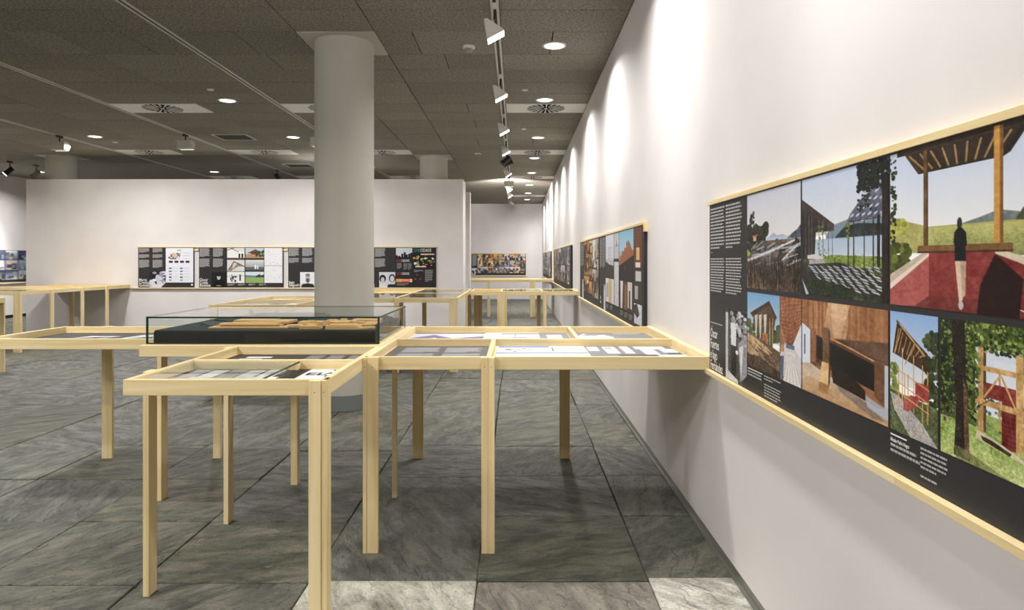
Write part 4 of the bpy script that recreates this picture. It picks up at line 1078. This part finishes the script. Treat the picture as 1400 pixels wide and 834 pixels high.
# table B
c = Canvas(130, 110, (96,94,94)); c.text(.12,.12,.5,.4,7,(190,190,192)); c.text(.55,.12,.92,.4,7,(190,190,192)); c.text(.12,.46,.5,.62,4,(190,190,192)); c.text(.55,.46,.92,.62,4,(190,190,192)); c.rect(0,.97,1,1,(240,240,240))
sheet('text_sheet', 'grey sheet with two blocks of white text in the wall table', c, -.585, -.125, 2.77, 3.375)
c = Canvas(150, 110, (226,228,234)); c.rect(.02,.02,.6,.1,(90,130,190)); c.rect(0,.40,1,.45,(110,114,124)); c.blobs(26,.05,.16,.6,.34,.012,.025,[(170,120,110),(110,110,126),(190,150,130)]); c.rect(0,.46,1,1,(196,208,230)); c.rect(.1,.7,.7,.74,(160,170,186)); c.rect(.62,.08,.64,.34,(90,96,110)); c.rect(.66,.1,.98,.32,(240,240,240)); c.blobs(10,.7,.14,.95,.28,.008,.02,[(170,170,180)])
sheet('drawing_sheet', 'white and pale blue drawing sheet in the wall table', c, -.092, .33, 2.77, 3.375)
c = Canvas(150, 110, (122,121,122))
for u0,v0,u1,v1 in ((.02,.05,.14,.3),(.2,.05,.34,.45),(.4,.03,.5,.45),(.56,.04,.9,.2),(.6,.22,.75,.5),(.82,.2,.98,.4),(.72,.52,1,.75),(.0,.8,.3,.92),(.34,.86,.55,.98),(.62,.78,.98,1)): c.rect(u0,v0,u1,v1,(230,230,232))
c.rect(.3,.5,.7,.6,(80,79,80)); c.rect(.84,.42,.98,.5,(60,60,60)); c.rect(.22,.1,.3,.2,(150,150,156))
sheet('photo_sheet', 'grey sheet scattered with white picture blocks at the wall end', c, .335, .755, 2.77, 3.375)
c = Canvas(130, 90, (206,204,214)); c.poly([(0,.5),(.3,.2),(.6,.5),(1,.3),(1,.7),(.5,.8),(0,.9)],(126,112,150)); c.poly([(.0,.75),(.35,.45),(.5,.7),(.2,.95)],(236,236,240)); c.poly([(.5,.2),(.9,.1),(1,.3),(.7,.4)],(230,226,234)); c.rect(0,.0,1,.1,(110,108,112))
sheet('photo_sheet', 'purple and white mountain photograph sheet in the wall table', c, -.585, -.18, 3.41, 4.0)
c = Canvas(130, 90, (228,228,230)); c.rect(.3,.05,1,.16,(130,130,134)); c.rect(.5,.4,.75,.46,(120,122,130)); c.rect(.55,.16,.57,.4,(120,122,130)); c.rect(.4,.6,1,1,(206,206,210)); c.blobs(10,.2,.2,.9,.5,.01,.02,[(120,122,130)])
sheet('drawing_sheet', 'white sheet of plan drawings behind the pale blue sheet', c, -.175, .13, 3.41, 4.0)
c = Canvas(60, 90, (122,122,126)); c.rect(.25,.2,.75,.8,(228,228,230)); c.rect(.45,.45,.55,.55,(150,150,156))
sheet('photo_sheet', 'grey sheet with one white plan beside the table divider', c, .132, .295, 3.41, 4.0)
c = Canvas(120, 90, (128,127,128)); c.poly([(.02,.4),(.15,.1),(.2,.3),(.4,.2),(.5,.4),(.42,.7),(.02,.75)],(232,232,234)); c.rect(.12,.2,.3,.3,(150,150,150))
ps = sheet('photo_sheet', 'grey sheet with a white shape and small lettering near the wall', c, .325, .755, 3.41, 4.0)
lettering('small_lettering', 'SENDA BARREIRO', .045, (.56, 3.97, SZ + .0008), (1, 0, 0), (0, -1, 0), INKW, ps, sx=.42, bold=.001)
# table E
c = Canvas(150, 100, (70,72,74)); c.poly([(.1,.9),(.3,.3),(.5,.3),(.3,.9)],(206,210,212)); c.poly([(.2,.5),(.45,.35),(.4,.6)],(40,40,40)); c.poly([(.5,.95),(.6,.2),(.8,.15),(.85,.9)],(198,204,206)); c.poly([(.6,.5),(.72,.35),(.78,.55)],(60,62,60)); c.rect(.8,.1,.98,.5,(150,156,158)); c.poly([(0,.75),(.2,.55),(.28,.75),(.1,1),(0,1)],(226,228,230)); c.rect(.85,.6,1,1,(170,176,178))
sheet('drawing_sheet', 'dark sheet with slanting grey and white shapes', c, -2.64, -1.77, 3.41, 4.0)
# distant trays
def tray_sheet(label, x0, x1, y0, y1, seed, pal=((226,228,230),(150,156,160),(96,98,100),(206,210,212))):
    sheet('print_sheet', label, mosaic(60, 50, 3, 2, list(pal), seed, bg=(206,208,210)), x0, x1, y0, y1)
tray_sheet('white print sheet in the front bay of the table behind the column', -2.69, -1.99, 6.08, 6.78, 101)
tray_sheet('white print sheet in the rear bay of the table behind the column', -2.69, -1.99, 6.83, 7.56, 102)
tray_sheet('grey print sheet in the glass-topped table, bay beside the passage', -1.25, -.645, 7.22, 8.28, 103)
tray_sheet('grey print sheet in the glass-topped table, rear bay beside the passage', -1.25, -.645, 8.34, 9.4, 104)
tray_sheet('grey print sheet in the glass-topped table, front bay beside the column', -1.89, -1.29, 7.22, 8.28, 105)
tray_sheet('print sheet at the wall end of the narrow table', .36, .75, 8.76, 9.46, 106)
tray_sheet('print sheet in the middle bay of the narrow table', -.17, .32, 8.76, 9.46, 107)
tray_sheet('white print sheet in the first bay of the long run', -7.56, -6.36, 8.76, 9.27, 108)
tray_sheet('white print sheet in the second bay of the long run', -7.56, -6.36, 9.33, 9.92, 109)
for lab, q in (('glass sheet covering the front bay beside the passage', (-1.257, -.634, 7.202, 8.298)), ('glass sheet covering the rear bay beside the passage', (-1.257, -.634, 8.322, 9.428)),
               ('glass sheet covering the bay beside the column', (-1.908, -1.282, 7.202, 8.298)), ('glass sheet covering the wall end of the narrow table', (.352, .766, 8.742, 9.478)),
               ('glass sheet covering the middle bay of the narrow table', (-.178, .328, 8.742, 9.478)), ('glass sheet covering the front of the long run', (-7.578, -6.342, 8.742, 9.288)),):
    g = thing('glass_sheet', lab, 'glass', ((q[0]+q[1])/2, (q[2]+q[3])/2, TOP - .01))
    MB().box(q[0], q[1], q[2], q[3], TOP - .010, TOP - .004).build('pane', GLASS, g)
    MB().box(q[0], q[1], q[2] - .0005, q[2] + .002, TOP - .010, TOP - .004).build('polished_edge', GLEDGE, g)

# ------------------------------------------------------------------ glass case and site model
VX0, VX1, VY0, VY1, VZ0, VZ1 = -1.714, -.634, 3.165, 3.92, TOP + .0005, .907
v = thing('glass_case', 'low glass case with green edges on the pine table', 'display case', ((VX0+VX1)/2, (VY0+VY1)/2, VZ0))
gt = .006; et = .0045
for nm, bx in (('front_pane', (VX0, VX1, VY0, VY0+gt, VZ0, VZ1-gt)), ('back_pane', (VX0, VX1, VY1-gt, VY1, VZ0, VZ1-gt)),
               ('side_pane', (VX0, VX0+gt, VY0+gt, VY1-gt, VZ0, VZ1-gt)), ('side_pane', (VX1-gt, VX1, VY0+gt, VY1-gt, VZ0, VZ1-gt)), ('top_pane', (VX0, VX1, VY0, VY1, VZ1-gt, VZ1))):
    MB().box(*bx).build(nm, GLASS, v)
e = MB()
e.box(VX0-.0006, VX1+.0006, VY0-.0015, VY0+.001, VZ1-gt-.001, VZ1+.0004); e.box(VX0-.0006, VX1+.0006, VY1-.001, VY1+.0012, VZ1-gt, VZ1+.0003)
e.build('top_edge', GLEDGE, v)
for x in (VX0, VX1):
    MB().box(x-.0015, x+.0015, VY0, VY1, VZ1-gt, VZ1+.0003).build('top_edge', GLEDGE, v)
    xa = x-.001 if x == VX0 else x-.008
    MB().box(xa, xa+.009, VY0-.0013, VY0+.004, VZ0, VZ1).build('corner_edge', GLEDGE, v)
    MB().box(xa+.002, xa+.006, VY1-.004, VY1+.001, VZ0, VZ1).build('corner_edge', GLEDGE, v)
MB().box(VX0, VX1, VY0-.0013, VY0+.003, VZ0, VZ0+.006).build('seal_strip', BLACK, v)

s = thing('site_model', 'black terrain model with strips of wooden buildings inside the glass case', 'scale model', (-1.17, 3.5, VZ0))
BZ = .842
MB().box(-1.688, -.655, 3.18, 3.90, VZ0, BZ - .008).build('black_base', BLKCARD, s)
DK = plain('dark_slate_card', (58, 66, 66), 0.7, spec=.2); DK2 = plain('darker_card', (40, 46, 46), 0.7, spec=.2)
def layer(pts, z0, z1, mat, nm='contour_layer'): MB().prism(pts, z0, z1, 'z').build(nm, mat, s)
layer([(-1.685,3.182),(-.66,3.182),(-.66,3.89),(-1.685,3.89)], BZ-.008, BZ, DK2)
layer([(-1.62,3.50),(-1.5,3.36),(-1.3,3.3),(-1.0,3.34),(-.7,3.30),(-.7,3.88),(-1.6,3.88)], BZ, BZ+.008, DK)
layer([(-1.6,3.62),(-1.42,3.45),(-1.2,3.42),(-.95,3.46),(-.72,3.5),(-.72,3.87),(-1.58,3.87)], BZ+.008, BZ+.014, DK2)
layer([(-1.5,3.68),(-1.35,3.58),(-1.1,3.6),(-1.05,3.86),(-1.5,3.86)], BZ+.014, BZ+.024, DK)
layer([(-1.45,3.74),(-1.1,3.70),(-1.08,3.86),(-1.45,3.86)], BZ+.024, BZ+.032, DK2)
def wb(x0, x1, y0, y1, z0, z1, skew=0):
    MB().prism([(x0, y0), (x1, y0 + skew), (x1, y1 + skew), (x0, y1)], z0, z1, 'z').build('wooden_block', MWOOD['x'], s, bevel=.001)
wb(-1.47,-1.10,3.26,3.33,BZ,BZ+.008); wb(-1.45,-1.14,3.30,3.36,BZ+.008,BZ+.013); wb(-1.43,-1.15,3.29,3.35,BZ+.013,BZ+.023); wb(-1.40,-1.2,3.38,3.48,BZ+.014,BZ+.03)
wb(-1.32,-1.12,3.36,3.5,BZ+.014,BZ+.026); wb(-1.12,-.98,3.3,3.37,BZ,BZ+.012,.02); wb(-1.08,-.92,3.38,3.46,BZ+.008,BZ+.022); wb(-1.03,-.93,3.24,3.29,BZ,BZ+.014)
wb(-.90,-.745,3.22,3.3,BZ,BZ+.018); wb(-.89,-.76,3.23,3.29,BZ+.018,BZ+.022); wb(-.96,-.80,3.36,3.46,BZ+.008,BZ+.024); wb(-.76,-.69,3.32,3.48,BZ+.008,BZ+.016,.02); wb(-.75,-.68,3.22,3.27,BZ,BZ+.009,.03); wb(-.84,-.7,3.5,3.58,BZ+.014,BZ+.024)
for k in range(16):
    x = RND.uniform(-1.05, -.68); y = RND.uniform(3.3, 3.6)
    wb(x, x+RND.uniform(.012,.04), y, y+RND.uniform(.01,.03), BZ+.006, BZ+.018+RND.uniform(0,.014), RND.uniform(-.01,.01))

# ------------------------------------------------------------------ ceiling fixtures
def aim(o, target):
    d = Vector(target) - Vector(o.location if o.parent is None else PBASE[o])
    o.rotation_euler = d.to_track_quat('-Z', 'Y').to_euler()

def lamp(kind, name, loc, parent, energy, color, target, **kw):
    l = bpy.data.lights.new(name, kind); l.energy = energy; l.color = color
    for k, vv in kw.items(): setattr(l, k, vv)
    o = bpy.data.objects.new(name, l); COL.objects.link(o)
    base = Vector(PBASE.get(parent, (0, 0, 0)))
    o.location = Vector(loc) - base; o.parent = parent
    d = Vector(target) - Vector(loc)
    o.rotation_euler = d.to_track_quat('-Z', 'Y').to_euler()
    return o

# recessed downlights: one built, the others copied
DL_R = [(0.312, y) for y in (1.45, 3.5, 5.55, 7.42, 9.68, 11.6, 13.55, 15.7, 17.6, 19.4)]
DL_M = [(-3.15, y) for y in (-1.0, 1.2, 3.4, 7.45, 9.65, 11.9)]
DL_L = [(-5.92, y) for y in (-1.0, 1.2, 3.4, 7.45, 9.6, 13.4)]
DL_F = [(-9.35, y) for y in (1.2, 5.4, 9.6, 13.4, 16.5)]
dl = thing('downlight', 'round recessed downlight in the ceiling over the large lakeside panel', 'ceiling light', (*DL_R[0], CEIL), 'downlights beside the panel wall')
cx, cy = DL_R[0]
MB().lathe(cx, cy, [(.098, CEIL-.002), (.098, CEIL-.007), (.082, CEIL-.009), (.078, CEIL-.003)], 32, close=True).build('trim_ring', WHITE, dl)
MB().lathe(cx, cy, [(.079, CEIL-.0035), (.079, CEIL-.002)], 32).build('diffuser', DOWNFACE, dl)
lamp('AREA', 'downlight_lamp', (cx, cy, CEIL - .02), dl, DOWN_W, COOL, (cx, cy, 0), shape='DISK', size=.15, spread=math.radians(150))
DL_LAB = {5.55: 'round recessed downlight across the wall track from the first smoke detector', 7.42: 'round recessed downlight just before the first wall diffuser plate',
          9.68: 'round recessed downlight midway between the first and second wall diffuser plates', 11.6: 'round recessed downlight just beyond the second wall diffuser plate',
          13.55: 'round recessed downlight just before the third wall diffuser plate', 15.7: 'round recessed downlight beyond the third wall diffuser plate',
          17.6: 'round recessed downlight just before the last wall diffuser plate', 19.4: 'round recessed downlight nearest the far end wall',
          (-3.15, 7.45): 'round recessed downlight beside the bare double-line track slot', (-3.15, 9.65): 'round recessed downlight between the square grille and the round column',
          (-3.15, 11.9): 'round recessed downlight hidden above the partition behind the column', (-5.92, 9.6): 'round recessed downlight between the two partition floodlights',
          (-5.92, 13.4): 'round recessed downlight glowing just above the partition top'}
for (x, y) in DL_R[1:]:
    c_ = copy_tree(dl, (x - cx, y - cy, 0))
    if y in DL_LAB: c_['label'] = DL_LAB[y]
for pts, lab, grp in ((DL_M, 'round recessed downlight over the open floor beside the bare slot', 'downlights in the bay beside the column'),
                      (DL_L, 'round recessed downlight over the open floor before the run of trays', 'downlights between the floodlight tracks'),
                      (DL_F, 'round recessed downlight beside the white wall past the partition end', 'downlights by the white wall')):
    for (x, y) in pts:
        c_ = copy_tree(dl, (x - cx, y - cy, 0), DL_LAB.get((x, y), lab), DOWN_OPEN_W); c_['group'] = grp

# air diffusers: white plate with a ring of radial vanes
def vent(x0, x1, y0, y1, cx, label):
    cy = (y0 + y1) / 2
    t = thing('ceiling_diffuser', label, 'air vent', (cx, cy, CEIL))
    MB().box(x0 + .004, x1 - .004, y0 + .003, y1 - .003, CEIL - .004, CEIL + .03).build('plate', WHITE, t)
    R0 = .216
    MB().lathe(cx, cy, [(R0, CEIL - .0055), (R0, CEIL - .0035)], 40).build('dark_well', DARKVOID, t)
    for k in range(20):
        a0 = 2 * math.pi * k / 20
        def pt(r, da): return (cx + r * math.cos(a0 + da), cy + r * math.sin(a0 + da))
        r0 = .05 if k % 2 else .085
        p = [pt(r0, -.035 * .1 / r0), pt(R0 + .002, -.05), pt(R0 + .002, .05), pt(r0, .035 * .1 / r0)]
        MB().prism(p, CEIL - .008, CEIL - .0055, 'z').build('vane', WHITE, t)
    MB().lathe(cx, cy, [(.022, CEIL - .009), (.022, CEIL - .0055)], 16).build('hub', WHITE, t)
    return t
def cell(ci, y): 
    i = min(range(len(rows)), key=lambda k: abs(rows[k] - y)); return cols[ci + 1], cols[ci], rows[i], rows[i + 1]
VL = {(0, 7.61): 'white air diffuser plate beside the first stretch of the floodlight track along the panel wall', (0, 10.7775): 'second air diffuser plate along the panel wall, between two downlights',
      (0, 14.0755): 'third air diffuser plate along the panel wall, over the passage', (0, 18.148): 'last air diffuser plate along the panel wall, before the far end wall',
      (3, 7.61): 'white air diffuser plate partly behind the round column, beside the bare track slot', (5, 7.61): 'white air diffuser plate alone in the ceiling field, with a downlight beyond it',
      (3, 10.7775): 'air diffuser plate in front of the partition, between column and bare slot', (5, 10.7775): 'air diffuser plate in front of the partition, beyond the square grille', (7, 10.7775): 'air diffuser plate by the column above the bare wall end',
      (3, 14.0755): 'air diffuser plate behind the partition near the film poster panel', (5, 14.0755): 'air diffuser plate behind the partition over its middle panels', (7, 14.0755): 'air diffuser plate behind the partition near its bare end'}
for (ci, y), lab in VL.items():
    x0, x1, y0, y1 = cell(ci, y)
    if ci in slotcols: x1 -= .034
    if ci + 1 in slotcols: x0 += .034
    vent(x0, x1, y0, y1, (x0 + x1) / 2, lab)

# square return grilles
def grille(x0, x1, y0, y1, label):
    t = thing('return_grille', label, 'air vent', ((x0+x1)/2, (y0+y1)/2, CEIL))
    f = MB(); w = .018
    f.box(x0, x1, y0, y0+w, CEIL-.008, CEIL); f.box(x0, x1, y1-w, y1, CEIL-.008, CEIL); f.box(x0, x0+w, y0+w, y1-w, CEIL-.008, CEIL); f.box(x1-w, x1, y0+w, y1-w, CEIL-.008, CEIL)
    f.build('frame', LAMPW, t)
    MB().box(x0+w, x1-w, y0+w, y1-w, CEIL-.004, CEIL-.002).build('backing', DARKVOID, t)
    n = 9
    for k in range(n):
        y = y0 + w + (y1-y0-2*w) * (k + .5) / n
        MB().box(x0+w, x1-w, y-.006, y+.006, CEIL-.007, CEIL-.0045).build('louvre', plain('louvre_grey', (96,94,88), .6) if 'louvre_grey' not in bpy.data.materials else bpy.data.materials['louvre_grey'], t)
grille(-4.22, -3.74, 9.44, 9.86, 'dark louvred return grille in the ceiling field before the partition')
grille(-4.22, -3.74, 12.3, 12.75, 'dark louvred return grille above the middle of the partition')

# track slots
def track(x, y0, y1, label, slot_white=True):
    t = thing('track_rail', label, 'lighting track', (x, (y0+y1)/2, CEIL))
    MB().box(x-.03, x-.012, y0, y1, CEIL-.004, CEIL+.012).build('flange', LAMPW, t)
    MB().box(x+.012, x+.03, y0, y1, CEIL-.004, CEIL+.012).build('flange', LAMPW, t)
    MB().box(x-.012, x+.012, y0, y1, CEIL-.001, CEIL+.01).build('channel', BLACK, t)
    return t
TX1, TX2, TX3, TX4 = -.148, -2.666, -4.576, -6.386
track(TX1, -2.9, 20.8, 'lighting track carrying the wall washers beside the panel wall')
track(TX2, -2.9, 20.8, 'bare double-line track slot in the ceiling left of the column')
track(TX3, -2.9, 20.8, 'lighting track with a single floodlight before the partition middle')
track(TX4, -2.9, 20.8, 'lighting track with a single floodlight before the bare partition end')

# wedge-shaped wall washers on the first track
def washer(y, label, group=None, tilt=28, energy=WASH_W, lit=True):
    """triangular prism housing, apex up, lit face looking down and towards the panel wall"""
    t = thing('wall_washer', label, 'spotlight', (TX1, y, CEIL), group)
    s_ = .62
    MB().box(TX1-.016, TX1+.016, y-.05, y+.02, CEIL-.035, CEIL-.001).build('adapter', LAMPW, t)
    MB().bar((TX1+.004, y-.01, CEIL-.03), (TX1-.0, y+.0, CEIL-.10), .009).build('stem', BLACK, t)
    # triangle in the cross section
    a = math.radians(tilt); cx, cz = TX1 - .012, CEIL - .165
    def rot(px, pz): return (cx + px*math.cos(a) - pz*math.sin(a), cz + px*math.sin(a) + pz*math.cos(a))
    tri = [rot(-.068, -.045), rot(.068, -.045), rot(.058, -.02), rot(.0, .085), rot(-.022, .088), rot(-.058, -.02)]
    MB().prism(tri, y-.012, y+.118, 'y').build('housing', LAMPW, t, bevel=.003)
    q0, q1 = rot(-.062, -.0462), rot(.062, -.0462); r0, r1 = rot(-.062, -.0445), rot(.062, -.0445)
    MB().prism([q0, q1, r1, r0], y-.004, y+.110, 'y').build('lit_face', LAMPFACE if lit else WHITE, t)
    n = Vector((math.sin(a), 0, -math.cos(a)))
    p = Vector((cx, y + .053, cz)) + n * .075
    if energy > 0: lamp('SPOT', 'washer_lamp', p, t, energy, WARM, p + Vector((math.sin(math.radians(17)), 0, -math.cos(math.radians(17)))), spot_size=math.radians(136), spot_blend=1.0, shadow_soft_size=.05)
    return t
names = ['white wedge spotlight nearest the smoke detector on the wall track', 'white wedge spotlight just before the first wall diffuser plate', 'white wedge spotlight just beyond the first wall diffuser plate', 'white wedge spotlight just before the dark twin spotlights']
for y, lab in zip((4.68, 6.45, 8.2, 9.8), names): washer(y, lab)
for y in (2.9, 1.1, -.8): washer(y, 'white wedge spotlight on the wall track over the large lakeside panel', 'wall washers over the large panel', energy=WASH_W * .5)
for y, lab in ((12.35, 'white wedge spotlight just beyond the dark twin spotlights'), (15.1, 'bright wedge spotlight hanging before the far wall'), (16.4, 'small wedge spotlight nearest the far wall')): washer(y, lab, tilt=35)

# dark cylindrical spots
def spot(x, y, label, aimv, group=None, energy=0, mat=BLACK, lit=False, drop=.16, target=None):
    t = thing('track_spotlight', label, 'spotlight', (x, y, CEIL), group)
    MB().box(x-.018, x+.018, y-.05, y+.05, CEIL-.03, CEIL-.001).build('adapter', mat, t)
    MB().bar((x, y, CEIL-.03), (x, y, CEIL-drop+.02), .008).build('stem', mat, t)
    d = Vector(aimv).normalized(); c0 = Vector((x, y, CEIL-drop))
    MB().bar(c0 - d*.06, c0 + d*.085, .042, 20).build('barrel', mat, t)
    MB().bar(c0 + d*.085, c0 + d*.10, .052, 20).build('bezel', mat, t)
    if lit: MB().bar(c0 + d*.0985, c0 + d*.1025, .044, 20).build('lens', LAMPFACE, t)
    if energy: lamp('SPOT', 'spot_lamp', c0 + d*.13, t, energy, COOL, c0 + d*2, spot_size=math.radians(70), spot_blend=.5, shadow_soft_size=.03)
    return t
spot(TX1, 10.75, 'dark cylindrical spotlight turned towards the passage, one of twins', (-.6, -.2, -.55), energy=0)
spot(TX1, 11.15, 'dark cylindrical spotlight turned towards the panel wall, one of twins', (.75, -.1, .35))
spot(TX1, 18.6, 'small white spotlight by the far wall', (.5, .6, -.4), mat=LAMPW, energy=60)
spot(-8.9, 12.0, 'black cylindrical spotlight with a bright lens above the white wall', (-.5, -.35, -.6), energy=260, lit=True)
spot(-8.75, 12.45, 'grey spotlight beside the column above the bare wall end', (-.6, .1, -.5), energy=260, mat=plain('grey_metal', (110,110,106), .5))
spot(TX3+.0, 13.1, 'small dark spotlight peeking over the partition middle', (.2, .5, -.5), drop=.14)

# rectangular floods aimed at the partition
def flood(x, y, label, tgt, energy=FLOOD_W, group=None):
    t = thing('floodlight', label, 'floodlight', (x, y, CEIL), group)
    MB().box(x-.018, x+.018, y-.05, y+.05, CEIL-.03, CEIL-.001).build('adapter', BLACK, t)
    MB().bar((x, y, CEIL-.03), (x, y, CEIL-.09), .009).build('stem', BLACK, t)
    pr = [(y-.05, CEIL-.09), (y+.03, CEIL-.085), (y+.10, CEIL-.14), (y+.055, CEIL-.205), (y-.05, CEIL-.20)]
    MB().prism(pr, x-.098, x+.098, 'x').build('housing', LAMPW, t, bevel=.003)
    a, b_ = Vector((0, y+.103, CEIL-.142)), Vector((0, y+.058, CEIL-.205))
    MB().add([(x-.09, a.y, a.z), (x+.09, a.y, a.z), (x+.09, b_.y, b_.z), (x-.09, b_.y, b_.z)], [(0, 1, 2, 3)]).build('lit_face', LAMPFACE, t)
    p = Vector((x, y+.13, CEIL-.20))
    lamp('SPOT', 'flood_lamp', p, t, energy, WARM, tgt, spot_size=math.radians(125), spot_blend=.6, shadow_soft_size=.06)
    return t
flood(TX3, 9.45, 'grey floodlight before the partition, beside the square grille', (TX3, 11.2, 1.3))
flood(TX4, 9.55, 'grey floodlight before the bare end of the partition', (TX4, 11.2, 1.3), energy=FLOOD_W * .9)
flood(-2.666, 9.2, 'grey floodlight on the bare slot, hidden behind the column', (-2.5, 11.2, 1.3), energy=FLOOD_W * .9)
for xx, yy, tg in ((TX2, 0.1, (-1.3, 2.9, .5)), (TX3, 0.3, (-3.0, 4.2, .4)), (TX2, -1.2, (-.2, 3.0, .6))):  # unseen fill floods, added to brighten the table fronts
    flood(xx, yy, 'unseen grey floodlight added over the open floor to brighten the tray tables', tg, energy=88, group='added fill floodlights aimed at the tray tables')
flood(TX1, 14.2, 'box floodlight hanging over the passage', (-.2, 20.9, 1.3), energy=FLOOD_W * 9)

# smoke detectors and small ceiling discs
def detector(x, y, label):
    t = thing('smoke_detector', label, 'smoke detector', (x, y, CEIL))
    MB().lathe(x, y, [(.05, CEIL-.001), (.05, CEIL-.018), (.042, CEIL-.022)], 24).build('base', WHITE, t)
    MB().lathe(x, y, [(.036, CEIL-.022), (.034, CEIL-.042), (.02, CEIL-.05)], 24).build('sensor', plain('sensor_grey', (150,148,140), .5), t)
detector(-.385, 5.57, 'small round smoke detector beside the wall track')
detector(-.62, 11.1, 'small round smoke detector near the dark twin spotlights')
for x, y, lab in ((.09, 6.98, 'tiny white ceiling disc between track and second downlight'), (.1, 9.05, 'tiny white ceiling disc beyond the first wall diffuser plate'),
                  (-3.12, 6.97, 'tiny white ceiling disc just before the downlight in the bare slot bay'), (-5.9, 10.05, 'tiny white ceiling disc near the floodlight tracks')):
    tag(MB().lathe(x, y, [(.034, CEIL-.001), (.034, CEIL-.008), (.028, CEIL-.011)], 20).build('ceiling_disc', WHITE), lab, 'sensor')
print('slabs', nslab, 'tiles', ntile)
